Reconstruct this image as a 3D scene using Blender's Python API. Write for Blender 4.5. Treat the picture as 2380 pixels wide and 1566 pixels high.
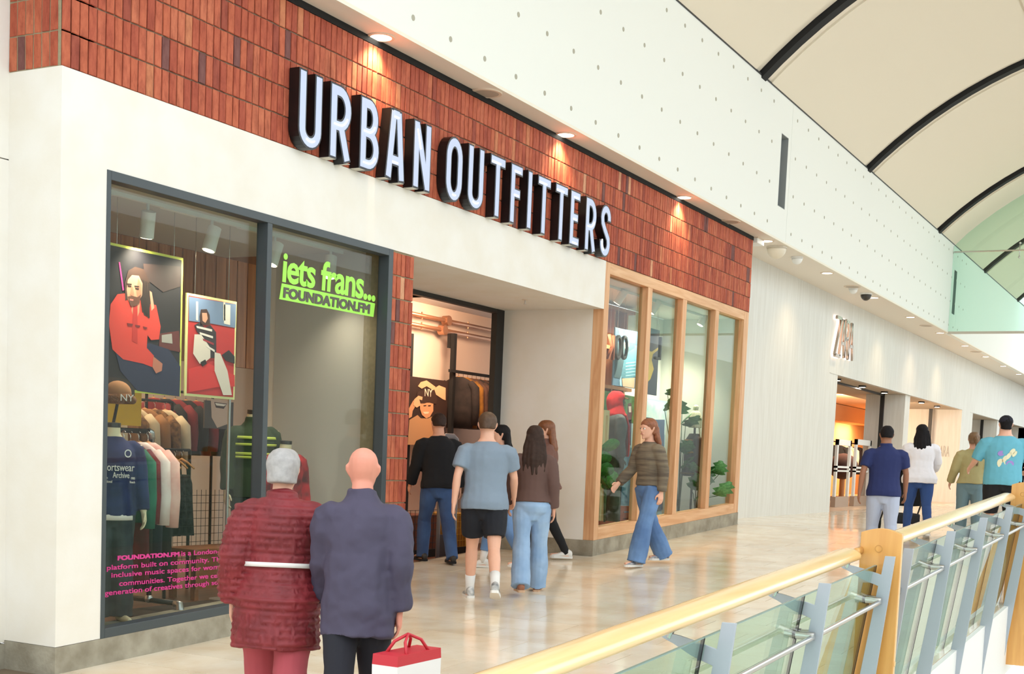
import bpy, bmesh, math, random
from mathutils import Vector, Matrix, noise
sc = bpy.context.scene
col = sc.collection
for _o in list(bpy.data.objects):
    bpy.data.objects.remove(_o)
random.seed(11)
# ---------------------------------------------------------------- camera
FPX, PX, PY = 3043.576, 1190.0, 1316.370
CAM = Vector((-6.21226, -6.81264, 1.24118))
def _axes(y, p, r):
    cy, sy, cp, sp, cr, sr = math.cos(y), math.sin(y), math.cos(p), math.sin(p), math.cos(r), math.sin(r)
    rz = lambda v: Vector((cy*v[0]-sy*v[1], sy*v[0]+cy*v[1], v[2]))
    a, b, f = rz((1, 0, 0)), rz((0, -sp, cp)), rz((0, cp, sp))
    return a*cr+b*sr, b*cr-a*sr, f
AR, AU, AF = _axes(-1.075670, -0.085687, 0.041820)
cd = bpy.data.cameras.new('camera'); camera = bpy.data.objects.new('camera', cd); col.objects.link(camera)
camera.matrix_world = Matrix(((AR[0], AU[0], -AF[0], CAM[0]), (AR[1], AU[1], -AF[1], CAM[1]), (AR[2], AU[2], -AF[2], CAM[2]), (0, 0, 0, 1)))
cd.sensor_width = 36.0; cd.sensor_fit = 'HORIZONTAL'; cd.lens = FPX/2380*36
cd.shift_y = (PY-783)/2380; cd.clip_start = 0.05; cd.clip_end = 300
sc.camera = camera
# ---------------------------------------------------------------- light
w = bpy.data.worlds.new('sky'); sc.world = w; w.use_nodes = True
bg = w.node_tree.nodes['Background']; bg.inputs[0].default_value = (0.90, 0.96, 1.0, 1); bg.inputs[1].default_value = 2.0
sc.view_settings.view_transform = 'Standard'; sc.view_settings.look = 'None'
sc.view_settings.gamma = 1.0; sc.view_settings.use_curve_mapping = False
sc.view_settings.exposure = 0.3
sc.cycles.max_bounces = 8; sc.cycles.transparent_max_bounces = 24; sc.cycles.caustics_reflective = False
sc.cycles.caustics_refractive = False
def lamp(kind, name, loc, energy, color, size=.1, target=None, angle=90, blend=.6):
    d = bpy.data.lights.new(name, kind); d.energy = energy; d.color = color
    if kind == 'AREA': d.size = size
    elif kind == 'SPOT': d.spot_size = math.radians(angle); d.spot_blend = blend; d.shadow_soft_size = size
    else: d.shadow_soft_size = size
    o = bpy.data.objects.new(name, d); col.objects.link(o); o.location = loc
    if target is not None:
        o.rotation_euler = (Vector(target)-Vector(loc)).to_track_quat('-Z', 'Y').to_euler()
    return o
# ---------------------------------------------------------------- helpers
SL = 0.04563
def zf(x): return SL*(min(x, 14.2)-8)                 # the mall floor climbs past the shop and levels off
def ray(u, v): return AF+AR*((u-PX)/FPX)-AU*((v-PY)/FPX)
def aty(u, v, y): d = ray(u, v); return CAM+d*((y-CAM[1])/d[1])
def atx(u, v, x): d = ray(u, v); return CAM+d*((x-CAM[0])/d[0])
def atz(u, v, z): d = ray(u, v); return CAM+d*((z-CAM[2])/d[2])
def atf(u, v, h=0.0):                                  # point h above the sloping floor
    d = ray(u, v); t = (SL*(CAM[0]-8)+h-CAM[2])/(d[2]-SL*d[0]); q = CAM+d*t
    return q if q[0] <= 14.2 else atz(u, v, SL*6.2+h)
def tag(o, label=None, cat=None, group=None, kind=None):
    if label: o['label'] = label
    if cat: o['category'] = cat
    if group: o['group'] = group
    if kind: o['kind'] = kind
    return o
def thing(name, label, cat, loc=(0, 0, 0), rz=0.0, group=None):
    o = bpy.data.objects.new(name, None); col.objects.link(o); o.location = loc; o.rotation_euler = (0, 0, rz)
    o.empty_display_size = .1
    return tag(o, label, cat, group)
def lin(c):
    r = []
    for x in c:
        x = x/255.0; r.append(x/12.92 if x <= .04045 else ((x+.055)/1.055)**2.4)
    return (r[0], r[1], r[2], 1.0)
_mc = {}
def N(nt, t, **kw):
    n = nt.nodes.new(t)
    for k, v in kw.items(): setattr(n, k, v)
    return n
def M(name, rgb, rough=.6, metal=0.0, spec=.5, var=0.0, vs=3.0, bump=0.0, bs=40.0, stretch=(1, 1, 1), rgb2=None, emit=0.0, coat=0.0, sheen=0.0, rnd=0.0, detail=4.0):
    if name in _mc: return _mc[name]
    m = bpy.data.materials.new(name); m.use_nodes = True; nt = m.node_tree; b = nt.nodes['Principled BSDF']; L = nt.links.new
    c = lin(rgb); b.inputs['Base Color'].default_value = c; b.inputs['Roughness'].default_value = rough
    b.inputs['Metallic'].default_value = metal; b.inputs['Specular IOR Level'].default_value = spec
    if coat: b.inputs['Coat Weight'].default_value = coat; b.inputs['Coat Roughness'].default_value = .12
    if sheen: b.inputs['Sheen Weight'].default_value = sheen
    if emit: b.inputs['Emission Color'].default_value = c; b.inputs['Emission Strength'].default_value = emit
    if var or bump:
        tc = N(nt, 'ShaderNodeTexCoord'); mp = N(nt, 'ShaderNodeMapping'); mp.inputs['Scale'].default_value = stretch
        L(tc.outputs['Object'], mp.inputs['Vector'])
    last = None
    if var:
        nz = N(nt, 'ShaderNodeTexNoise'); nz.inputs['Scale'].default_value = vs; nz.inputs['Detail'].default_value = detail
        L(mp.outputs[0], nz.inputs['Vector'])
        rp = N(nt, 'ShaderNodeValToRGB'); c2 = lin(rgb2) if rgb2 else tuple(x*(1-var) for x in c[:3])+(1,)
        rp.color_ramp.elements[0].position = .35; rp.color_ramp.elements[1].position = .65
        rp.color_ramp.elements[0].color = c2; rp.color_ramp.elements[1].color = c
        L(nz.outputs['Fac'], rp.inputs[0]); last = rp.outputs[0]
    if rnd:
        oi = N(nt, 'ShaderNodeObjectInfo'); hs = N(nt, 'ShaderNodeHueSaturation'); mr = N(nt, 'ShaderNodeMapRange')
        mr.inputs['To Min'].default_value = 1-rnd; mr.inputs['To Max'].default_value = 1+rnd*.6
        L(oi.outputs['Random'], mr.inputs['Value']); L(mr.outputs[0], hs.inputs['Value'])
        if last: L(last, hs.inputs['Color'])
        else: hs.inputs['Color'].default_value = c
        last = hs.outputs[0]
    if last: L(last, b.inputs['Base Color'])
    if bump:
        n2 = N(nt, 'ShaderNodeTexNoise'); n2.inputs['Scale'].default_value = bs; n2.inputs['Detail'].default_value = 6
        L(mp.outputs[0], n2.inputs['Vector']); bp = N(nt, 'ShaderNodeBump'); bp.inputs['Strength'].default_value = bump; bp.inputs['Distance'].default_value = .02
        L(n2.outputs['Fac'], bp.inputs['Height']); L(bp.outputs[0], b.inputs['Normal'])
    _mc[name] = m; return m
def glass(name, tint=(235, 245, 240), ior=1.5, refl=1.0):
    m = bpy.data.materials.new(name); m.use_nodes = True; nt = m.node_tree; nt.nodes.clear(); L = nt.links.new
    o = N(nt, 'ShaderNodeOutputMaterial'); mx = N(nt, 'ShaderNodeMixShader'); t = N(nt, 'ShaderNodeBsdfTransparent'); g = N(nt, 'ShaderNodeBsdfGlossy')
    t.inputs[0].default_value = lin(tint); g.inputs['Roughness'].default_value = .0; g.inputs[0].default_value = (refl, refl, refl, 1)
    lw = N(nt, 'ShaderNodeLayerWeight'); lw.inputs[0].default_value = .5; pw = N(nt, 'ShaderNodeMath', operation='POWER'); pw.inputs[1].default_value = 5.0
    f0 = ((ior-1)/(ior+1))**2; ma = N(nt, 'ShaderNodeMath', operation='MULTIPLY_ADD'); ma.inputs[1].default_value = 1-f0; ma.inputs[2].default_value = f0
    L(lw.outputs['Facing'], pw.inputs[0]); L(pw.outputs[0], ma.inputs[0])
    L(ma.outputs[0], mx.inputs[0]); L(t.outputs[0], mx.inputs[1]); L(g.outputs[0], mx.inputs[2]); L(mx.outputs[0], o.inputs[0])
    return m
def bulb(name, rgb, s):
    m = bpy.data.materials.new(name); m.use_nodes = True; nt = m.node_tree; nt.nodes.clear()
    o = N(nt, 'ShaderNodeOutputMaterial'); e = N(nt, 'ShaderNodeEmission'); e.inputs[0].default_value = lin(rgb); e.inputs[1].default_value = s
    nt.links.new(e.outputs[0], o.inputs[0]); return m
def brickmat(name):
    m = bpy.data.materials.new(name); m.use_nodes = True; nt = m.node_tree; b = nt.nodes['Principled BSDF']; L = nt.links.new
    oi = N(nt, 'ShaderNodeObjectInfo'); ge = N(nt, 'ShaderNodeNewGeometry'); ad = N(nt, 'ShaderNodeMath', operation='ADD'); fr = N(nt, 'ShaderNodeMath', operation='FRACT')
    L(oi.outputs['Random'], ad.inputs[0]); L(ge.outputs['Random Per Island'], ad.inputs[1]); L(ad.outputs[0], fr.inputs[0])
    rp = N(nt, 'ShaderNodeValToRGB'); e = rp.color_ramp.elements
    stops = [(0, (184, 98, 72)), (.2, (172, 86, 63)), (.42, (181, 95, 68)), (.62, (164, 80, 60)), (.8, (186, 104, 76)), (.9, (150, 74, 58)), (.95, (116, 74, 70)), (.975, (190, 118, 84)), (.99, (208, 152, 118))]
    rp.color_ramp.interpolation = 'CONSTANT'
    e[0].position = 0; e[0].color = lin(stops[0][1]); e[1].position = stops[1][0]; e[1].color = lin(stops[1][1])
    for p, c in stops[2:]:
        k = e.new(p); k.color = lin(c)
    L(fr.outputs[0], rp.inputs[0])
    tc = N(nt, 'ShaderNodeTexCoord'); vt = N(nt, 'ShaderNodeVectorMath', operation='ADD'); mp = N(nt, 'ShaderNodeMapping'); mp.inputs['Scale'].default_value = (22, 22, 7)
    cx = N(nt, 'ShaderNodeCombineXYZ'); ml = N(nt, 'ShaderNodeMath', operation='MULTIPLY'); ml.inputs[1].default_value = 37
    L(fr.outputs[0], ml.inputs[0])
    for k in range(3): L(ml.outputs[0], cx.inputs[k])
    L(tc.outputs['Object'], mp.inputs[0]); L(mp.outputs[0], vt.inputs[0]); L(cx.outputs[0], vt.inputs[1])
    nz = N(nt, 'ShaderNodeTexNoise'); nz.inputs['Scale'].default_value = 1.0; nz.inputs['Detail'].default_value = 7; nz.inputs['Roughness'].default_value = .7
    L(vt.outputs[0], nz.inputs['Vector'])
    r2 = N(nt, 'ShaderNodeValToRGB'); r2.color_ramp.elements[0].position = .3; r2.color_ramp.elements[0].color = (.55, .45, .45, 1)
    r2.color_ramp.elements[1].position = .52; r2.color_ramp.elements[1].color = (1, 1, 1, 1); k = r2.color_ramp.elements.new(.72); k.color = (1.25, 1.45, 1.4, 1)
    mx = N(nt, 'ShaderNodeMix', data_type='RGBA', blend_type='MULTIPLY'); mx.inputs['Factor'].default_value = .8
    L(nz.outputs['Fac'], r2.inputs[0]); L(rp.outputs[0], mx.inputs['A']); L(r2.outputs[0], mx.inputs['B']); L(mx.outputs['Result'], b.inputs['Base Color'])
    b.inputs['Roughness'].default_value = .75; b.inputs['Specular IOR Level'].default_value = .3
    bp = N(nt, 'ShaderNodeBump'); bp.inputs['Strength'].default_value = .5; bp.inputs['Distance'].default_value = .004; L(nz.outputs['Fac'], bp.inputs['Height']); L(bp.outputs[0], b.inputs['Normal'])
    return m
def woodmat(name, rgb, rgb2, axis='z', rough=.55, ring=9.0, coat=0.0):
    m = bpy.data.materials.new(name); m.use_nodes = True; nt = m.node_tree; b = nt.nodes['Principled BSDF']; L = nt.links.new
    tc = N(nt, 'ShaderNodeTexCoord'); mp = N(nt, 'ShaderNodeMapping'); s = [ring, ring, ring]; s['xyz'.index(axis)] = ring*.07; mp.inputs['Scale'].default_value = s
    L(tc.outputs['Object'], mp.inputs[0]); nz = N(nt, 'ShaderNodeTexNoise'); nz.inputs['Scale'].default_value = 1.6; nz.inputs['Detail'].default_value = 8; nz.inputs['Distortion'].default_value = 1.2
    oi = N(nt, 'ShaderNodeObjectInfo'); nz.noise_dimensions = '4D'; mm = N(nt, 'ShaderNodeMath', operation='MULTIPLY'); mm.inputs[1].default_value = 20
    L(oi.outputs['Random'], mm.inputs[0]); L(mm.outputs[0], nz.inputs['W'])
    L(mp.outputs[0], nz.inputs['Vector']); rp = N(nt, 'ShaderNodeValToRGB'); rp.color_ramp.elements[0].position = .35; rp.color_ramp.elements[1].position = .62
    rp.color_ramp.elements[0].color = lin(rgb2); rp.color_ramp.elements[1].color = lin(rgb); L(nz.outputs['Fac'], rp.inputs[0]); L(rp.outputs[0], b.inputs['Base Color'])
    b.inputs['Roughness'].default_value = rough
    if coat: b.inputs['Coat Weight'].default_value = coat; b.inputs['Coat Roughness'].default_value = .15
    return m
class MB:
    def __init__(s): s.v = []; s.f = []
    def add(s, vs, fs):
        k = len(s.v); s.v += [tuple(x) for x in vs]; s.f += [tuple(i+k for i in f) for f in fs]; return s
    def box(s, x0, x1, y0, y1, z0, z1):
        return s.hexa([(x0, y0, z0), (x1, y0, z0), (x1, y1, z0), (x0, y1, z0), (x0, y0, z1), (x1, y0, z1), (x1, y1, z1), (x0, y1, z1)])
    def hexa(s, p): return s.add(p, [(0, 3, 2, 1), (4, 5, 6, 7), (0, 1, 5, 4), (1, 2, 6, 5), (2, 3, 7, 6), (3, 0, 4, 7)])
    def sbox(s, x0, x1, y0, y1, za, zb, ramp=1):          # box whose bottom (and top if ramp==2) follow the sloping floor; za, zb above it
        b = lambda x: zf(x)+za
        t = (lambda x: zf(x)+zb) if ramp == 2 else (lambda x: zb)
        return s.hexa([(x0, y0, b(x0)), (x1, y0, b(x1)), (x1, y1, b(x1)), (x0, y1, b(x0)), (x0, y0, t(x0)), (x1, y0, t(x1)), (x1, y1, t(x1)), (x0, y1, t(x0))])
    def prism(s, pts, d):                                  # polygon of 3-D points extruded by vector d
        n = len(pts); d = Vector(d); a = [Vector(p) for p in pts]
        return s.add(a+[p+d for p in a], [tuple(range(n-1, -1, -1)), tuple(range(n, 2*n))]+[(i, (i+1) % n, n+(i+1) % n, n+i) for i in range(n)])
    def loft(s, rings, cap=True, close=False):
        k = len(s.v); n = len(rings[0])
        for r in rings: s.v += [tuple(p) for p in r]
        m = len(rings)
        for i in range(m if close else m-1):
            for j in range(n):
                a = k+i*n; b = k+((i+1) % m)*n
                s.f.append((a+j, a+(j+1) % n, b+(j+1) % n, b+j))
        if cap and not close: s.f.append(tuple(k+j for j in range(n-1, -1, -1))); s.f.append(tuple(k+(m-1)*n+j for j in range(n)))
        return s
    def tube(s, path, rad, n=10, flat=None, cap=True):     # rad: number or list; flat: list of second radii
        path = [Vector(p) for p in path]; m = len(path)
        rad = [rad]*m if not hasattr(rad, '__len__') else rad
        rings = []; up = None
        for i in range(m):
            t = (path[min(i+1, m-1)]-path[max(i-1, 0)])
            t = t.normalized() if t.length > 1e-9 else Vector((0, 0, 1))
            if up is None: up = t.orthogonal().normalized() if abs(t.x) > .9 or abs(t.x) < 1e-6 and False else (Vector((1, 0, 0))-t*t.x).normalized() if abs(t.x) < .95 else (Vector((0, 1, 0))-t*t.y).normalized()
            up = (up-t*up.dot(t)).normalized(); sd = t.cross(up)
            r = rad[i]; q = flat[i] if flat else r
            rings.append([path[i]+up*(math.cos(2*math.pi*j/n)*r)+sd*(math.sin(2*math.pi*j/n)*q) for j in range(n)])
        return s.loft(rings, cap)
    def ball(s, c, r, n=10, m=7):
        if not hasattr(r, '__len__'): r = (r, r, r)
        c = Vector(c); rings = []
        for i in range(m+1):
            a = math.pi*(.02+.96*i/m); rings.append([c+Vector((r[0]*math.sin(a)*math.cos(2*math.pi*j/n), r[1]*math.sin(a)*math.sin(2*math.pi*j/n), -r[2]*math.cos(a))) for j in range(n)])
        return s.loft(rings)
    def mesh(s, name, mat=None, smooth=False):
        me = bpy.data.meshes.new(name); me.from_pydata(s.v, [], s.f); me.validate()
        bm = bmesh.new(); bm.from_mesh(me); bmesh.ops.recalc_face_normals(bm, faces=bm.faces); bm.to_mesh(me); bm.free()
        if mat: me.materials.append(mat)
        if smooth:
            for p in me.polygons: p.use_smooth = True
        return me
    def build(s, name, mat, parent=None, smooth=False, bevel=0.0, kind=None, label=None, auto=False):
        o = bpy.data.objects.new(name, s.mesh(name, mat, smooth)); col.objects.link(o)
        if parent: o.parent = parent
        if bevel:
            b = o.modifiers.new('bevel', 'BEVEL'); b.width = bevel; b.segments = 2; b.limit_method = 'ANGLE'
        if auto: o.data.set_sharp_from_angle(angle=math.radians(40))
        return tag(o, label, None, None, kind)
def link(me, name, parent=None, loc=(0, 0, 0), rot=(0, 0, 0), scale=(1, 1, 1)):
    o = bpy.data.objects.new(name, me); col.objects.link(o); o.location = loc; o.rotation_euler = rot; o.scale = scale
    if parent: o.parent = parent
    return o
def copy_tree(o, parent=None):
    c = o.copy(); col.objects.link(c)
    if parent: c.parent = parent
    for ch in o.children: copy_tree(ch, c)
    return c
def text_obj(name, body, origin, ex, ez, mat, parent=None, width=None, height=None, bold=0.0, shear=0.0, thick=.002, align='LEFT', space=1.0, fat=0.0):
    """flat lettering laid on the plane spanned by ex (reading direction) and ez (up), at its real place"""
    cu = bpy.data.curves.new(name, 'FONT'); cu.body = body; cu.size = 1.0; cu.offset = bold; cu.shear = shear; cu.space_character = space; cu.extrude = .01; cu.resolution_u = 3
    t = bpy.data.objects.new(name, cu); col.objects.link(t); dg = bpy.context.evaluated_depsgraph_get(); me = bpy.data.meshes.new_from_object(t.evaluated_get(dg))
    bpy.data.objects.remove(t); bpy.data.curves.remove(cu); me.name = name
    xs = [v.co.x for v in me.vertices]; ys = [v.co.y for v in me.vertices]; x0, x1, y0, y1 = min(xs), max(xs), min(ys), max(ys)
    sx = width/(x1-x0) if width else None; sy = height/(y1-min(0, 0)) if height else None
    sx = sx or sy; sy = sy or sx; ex = Vector(ex).normalized(); ez = Vector(ez).normalized(); nn = ex.cross(ez)
    off = {'LEFT': x0, 'CENTER': (x0+x1)/2, 'RIGHT': x1}[align]
    for v in me.vertices:
        p = Vector(origin)+ex*((v.co.x-off)*sx)+ez*(v.co.y*sy)+nn*(v.co.z/.01*thick)
        v.co = p
    if fat:
        bm = bmesh.new()
        for k, (a, b) in enumerate(((-1, -.6), (1, -.6), (-1, .6), (1, .6))):
            n0 = len(bm.verts); bm.from_mesh(me); bm.verts.ensure_lookup_table()
            for v in list(bm.verts)[n0:]: v.co = v.co+ex*(a*fat)+ez*(b*fat)+nn*(k*.0001)
        bm.to_mesh(me); bm.free()
    me.materials.clear(); me.materials.append(mat)
    o = bpy.data.objects.new(name, me); col.objects.link(o)
    if parent: o.parent = parent
    return o
# ---------------------------------------------------------------- materials
plaster = M('plaster', (236, 233, 226), rough=.85, var=.03, vs=2.5, bump=.05, bs=30, rgb2=(232, 227, 216))
bulk = M('bulkhead_white', (236, 238, 232), rough=.8)
soffit_m = M('soffit_paint', (234, 226, 214), rough=.85)
concrete = M('concrete', (168, 162, 146), rough=.8, var=.2, vs=5, rgb2=(138, 131, 114), bump=.25, bs=25, detail=8)
zwall = M('limewash', (226, 226, 220), rough=.85, var=.03, vs=5, stretch=(3, 3, .25), rgb2=(218, 217, 210))
black = M('black_metal', (26, 26, 26), rough=.5)
blackmat = M('black_matt', (16, 16, 17), rough=.8)
slate = M('slate_frame', (66, 74, 78), rough=.45, var=.06, vs=4)
mortar = M('mortar', (128, 112, 92), rough=.95, var=.2, vs=30)
mortar_g = M('mortar_pale', (158, 146, 118), rough=.95, var=.15, vs=30)
brick_m = brickmat('red_brick')
pine_v = woodmat('pine_vertical', (226, 180, 136), (206, 150, 106), 'z')
pine_h = woodmat('pine_horizontal', (228, 184, 140), (210, 156, 110), 'x')
tile_m = M('stone_tile', (240, 229, 210), rough=.13, spec=.55, var=.1, vs=2.2, rgb2=(226, 206, 178), rnd=.07, stretch=(1, 1, 1), detail=8)
grout = M('grout', (118, 102, 82), rough=.9)
clear = glass('window_glass', (240, 244, 241), ior=1.5, refl=.5)
steel = M('brushed_steel', (200, 198, 194), rough=.25, metal=1.0)
white_m = M('white_paint', (236, 236, 232), rough=.5)
roof_m = M('vault_lining', (229, 219, 200), rough=.85)
# ---------------------------------------------------------------- mall floor
FX0, FX1, FY0 = -9.0, 60.0, -5.0
fb = MB()
fb.hexa([(FX0, FY0, zf(FX0)-.4), (14.2, FY0, zf(14.2)-.4), (14.2, .6, zf(14.2)-.4), (FX0, .6, zf(FX0)-.4), (FX0, FY0, zf(FX0)-.014), (14.2, FY0, zf(14.2)-.014), (14.2, .6, zf(14.2)-.014), (FX0, .6, zf(FX0)-.014)])
fb.box(14.2, FX1, FY0, .7, zf(14.2)-.4, zf(14.2)-.014)
fb.hexa([(4.2, .5, zf(4.2)-.3), (8.6, .5, zf(8.6)-.3), (8.6, 1.5, zf(8.6)-.3), (4.2, 1.5, zf(4.2)-.3), (4.2, .5, zf(4.2)-.014), (8.6, .5, zf(8.6)-.014), (8.6, 1.5, zf(8.6)-.014), (4.2, 1.5, zf(4.2)-.014)])
floor = fb.build('floor', grout, kind='structure')
TW, TL = .4622, .9
def tile(x0, x1, y0, y1, g=.003):
    m = MB(); m.sbox(x0+g, x1-g, y0+g, y1-g, -.02, 0, 2); return m
rows = []
k0 = int((-3-2.44)/TW)-1
for k in range(k0, 130):
    x0 = 2.44+k*TW; x1 = x0+TW
    if x0 > 44: break
    off = -2.06+(.45 if (k % 2) else 0)
    ylo = FY0; yhi = 0.0 if x0 < 4.0 or 8.3 < x0 < 13.6 else (1.4 if x0 < 8.3 else .66)
    y = off-TL*10
    while y < yhi:
        a, b = max(y, ylo), min(y+TL, yhi)
        if b-a > .03: rows.append((x0, x1, a, b))
        y += TL
def seen(r):
    c = Vector(((r[0]+r[1])/2, (r[2]+r[3])/2, zf((r[0]+r[1])/2)))-CAM
    z = c.dot(AF)
    if z < 1: return -1
    u, v = PX+FPX*c.dot(AR)/z, PY-FPX*c.dot(AU)/z
    return -1 if u < -200 or u > 2600 or v > 1900 else FPX/z
vis = sorted([r for r in rows if seen(r) > 0], key=lambda r: -seen(r))
for r in vis[:300]: tile(*r).build('tile', tile_m, floor)
rest = MB()
for r in vis[300:]+[r for r in rows if seen(r) <= 0]: rest.sbox(r[0]+.002, r[1]-.002, r[2]+.002, r[3]-.002, -.02, 0, 2)
rest.build('floor_tiling', tile_m, floor, kind='stuff')
ed = MB(); ed.hexa([(FX0, FY0-.04, zf(FX0)-.7), (14.2, FY0-.04, zf(14.2)-.7), (14.2, FY0, zf(14.2)-.7), (FX0, FY0, zf(FX0)-.7), (FX0, FY0-.04, zf(FX0)-.005), (14.2, FY0-.04, zf(14.2)-.005), (14.2, FY0, zf(14.2)-.005), (FX0, FY0, zf(FX0)-.005)])
ed.box(14.2, FX1, FY0-.04, FY0, zf(14.2)-.7, zf(14.2)-.005); ed.build('trim_1', white_m, kind='structure')
MB().box(-12, 60, -22, -5.1, -5.6, -5.5).build('lower_floor', M('lower_floor_stone', (226, 218, 204), rough=.4), kind='structure')
# ---------------------------------------------------------------- shopfront: plaster, plinths
XP1, XP2, XW, XR = 3.878, 4.236, 8.483, 13.913
ZB, ZT, ZS, ZBR = 3.621, 3.045, 4.80, 4.742
wf = MB()
wf.sbox(0, .4, 0, .489, .185, ZB)
wf.box(.4, XP2, 0, .3, ZT, ZB).box(XP2, XW, 0, 1.45, ZT, ZB)
wf.build('wall_front', plaster, kind='structure')
wr = MB(); wr.sbox(XW, XW+.25, .142, 1.46, .19, ZT+.05); wr.sbox(XP2-.3, XP2, .3, 1.46, 0, ZT); wr.build('wall_recess', plaster, kind='structure')
wl = MB(); wl.box(-8, .0, .489, .8, 3.06, 4.79); wl.sbox(-8, 0, .489, .8, .17, 3.052); wl.build('wall_left', plaster, kind='structure')
bl = MB(); bl.sbox(-8, 0, .484, .8, -.1, .16, 2); bl.build('baseboard_left', concrete, kind='structure')
bf = MB(); bf.sbox(-.004, XP2+.002, -.004, .489, -.1, .182, 2); bf.build('baseboard_front', concrete, kind='structure')
br = MB(); br.sbox(XW-.004, XR+.01, -.004, .25, -.1, .194, 2); br.sbox(XW-.004, XW+.25, .25, 1.45, -.1, .194, 2); br.build('baseboard_right', concrete, kind='structure')
# ---------------------------------------------------------------- brick fascia and pier
fascia = MB().box(.002, 13.95, .012, .28, ZB, ZBR).box(.012, .28, .012, .489, ZB, ZBR).build('wall_fascia', mortar, kind='structure')
def brickmesh(w, h, d, s):
    random.seed(s); m = MB(); e = .0025
    j = lambda: random.uniform(-e, e)
    p = [(-w/2+j(), 0, -h/2+j()), (w/2+j(), 0, -h/2+j()), (w/2, d, -h/2), (-w/2, d, -h/2), (-w/2+j(), 0, h/2+j()), (w/2+j(), 0, h/2+j()), (w/2, d, h/2), (-w/2, d, h/2)]
    c = .004
    q = [(-w/2+c+j()*.5, -c, -h/2+c), (w/2-c+j()*.5, -c, -h/2+c), (w/2-c+j()*.5, -c, h/2-c), (-w/2+c+j()*.5, -c, h/2-c)]
    m.add(p+q, [(8, 9, 10, 11), (0, 1, 9, 8), (1, 5, 10, 9), (5, 4, 11, 10), (4, 0, 8, 11), (1, 2, 6, 5), (0, 4, 7, 3), (4, 5, 6, 7), (0, 3, 2, 1)])
    return m
BW, BH = .0753, .2243
bmeshes = [brickmesh(BW-.009, BH-.010, .03, s).mesh('brick', brick_m) for s in range(6)]
random.seed(5)
joined = MB(); count = 0
ncol = int(13.95/BW)
spots = []
for c in range(ncol):
    for r in range(5): spots.append((c, r, (c+.5)*BW, ZB+BH*(r+.5)))
for (c, r, x, z) in spots:
    if count < 300:
        o = link(random.choice(bmeshes), 'brick', fascia, (x, .004+random.uniform(-.003, .002), z), (0, random.uniform(-.006, .006), 0)); count += 1
    else:
        b = brickmesh(BW-.009, BH-.010, .03, c*7+r); dy = .004+random.uniform(-.003, .002)
        joined.add([(p[0]+x, p[1]+dy, p[2]+z) for p in b.v], b.f)
joined.build('brickwork', brick_m, fascia, kind='stuff')
ret = MB().box(-.0, .012, .012, .489, ZB, ZBR).build('wall_fascia_return', mortar_g, kind='structure')
for c in range(6):
    for r in range(5):
        link(random.choice(bmeshes), 'brick', ret, (-.004+random.uniform(-.002, .003), .035+(c+.5)*.0757, ZB+BH*(r+.5)), (random.uniform(-.02, .02), 0, -math.pi/2), (1, .4, 1))
pm = MB(); pm.sbox(XP1, XP2-.012, .012, .3, .182, ZT); pier = pm.build('wall_brick_pier', mortar_g, kind='structure')
PH, PW = .2085, (XP2-XP1)/5
pmesh = [brickmesh(PW-.008, PH-.012, .03, 50+s).mesh('brick', brick_m) for s in range(5)]
for c in range(5):
    x = XP1+(c+.5)*PW; r = 0
    while True:
        z1 = ZT-.012-r*PH; z0 = z1-PH; lim = zf(x)+.184
        if z1 < lim+.03: break
        zz0 = max(z0, lim); link(random.choice(pmesh), 'brick', pier, (x, .004+random.uniform(-.003, .002), (zz0+z1)/2), (0, random.uniform(-.008, .008), 0), (1, 1, (z1-zz0)/PH)); r += 1
trim2 = MB().box(0, 13.95, .0, .1, ZBR, ZS-.001).box(-.001, .05, .0, .489, ZBR, ZS-.001).build('trim_2', blackmat, kind='structure')
# ---------------------------------------------------------------- bulkhead, soffit and vault
YB, ZB2 = -.254, 7.02
sf = MB()
sf.box(-9, 28.9, YB+.02, .9, ZS, ZS+.2).box(28.93, 60, YB+.02, .9, ZS+.004, ZS+.2); sf.build('ceiling_soffit', soffit_m, kind='structure')
bk = MB()
SLOTS = [(14.26, 14.635), (29.24, 29.62)]
xs = [-9, 14.26, 14.635, 14.775, 14.785, 28.9]
def bpanel(mb, x0, x1, z0=ZS+.001, z1=ZB2): mb.box(x0, x1, YB, YB+.12, z0, z1)
for x0, x1 in ((-9, 14.26), (14.635, 14.778), (14.786, 28.905), (28.925, 29.24), (29.62, 29.85), (29.858, 60)): bpanel(bk, x0, x1)
for x0, x1 in SLOTS: bpanel(bk, x0, x1, ZS+.001, 5.325); bpanel(bk, x0, x1, 6.445, ZB2)
bk.box(-9, 60, YB+.02, YB+.12, ZS, ZB2-.01) if False else None
bulkhead = bk.build('wall_bulkhead', bulk, kind='structure')
lip = MB().box(-9, 60, YB-.012, YB+.02, ZS-.002, ZS+.03).build('trim_3', M('lip_paint', (236, 230, 214), rough=.6), kind='structure')
rec = MB()
for x0, x1 in SLOTS: rec.box(x0-.02, x1+.02, YB+.3, YB+.32, 5.3, 6.47)
rec.build('slot_lining', M('slot_grey', (120, 122, 126), rough=.6), bulkhead)
for x0, x1 in SLOTS:
    g = MB().box(x0, x0+.01, YB, YB+.3, 5.325, 6.445).box(x1-.01, x1, YB, YB+.3, 5.325, 6.445).box(x0, x1, YB, YB+.3, 5.325, 5.335).box(x0, x1, YB, YB+.3, 6.435, 6.445).build('slot_reveal', M('slot_reveal_grey', (150, 156, 156), rough=.6), bulkhead)
hole = MB(); hole.tube([(0, -.004, 0), (0, .002, 0)], .026, 12)
hole_me = hole.mesh('panel_hole', M('hole_shade', (176, 172, 156), rough=.9))
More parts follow.
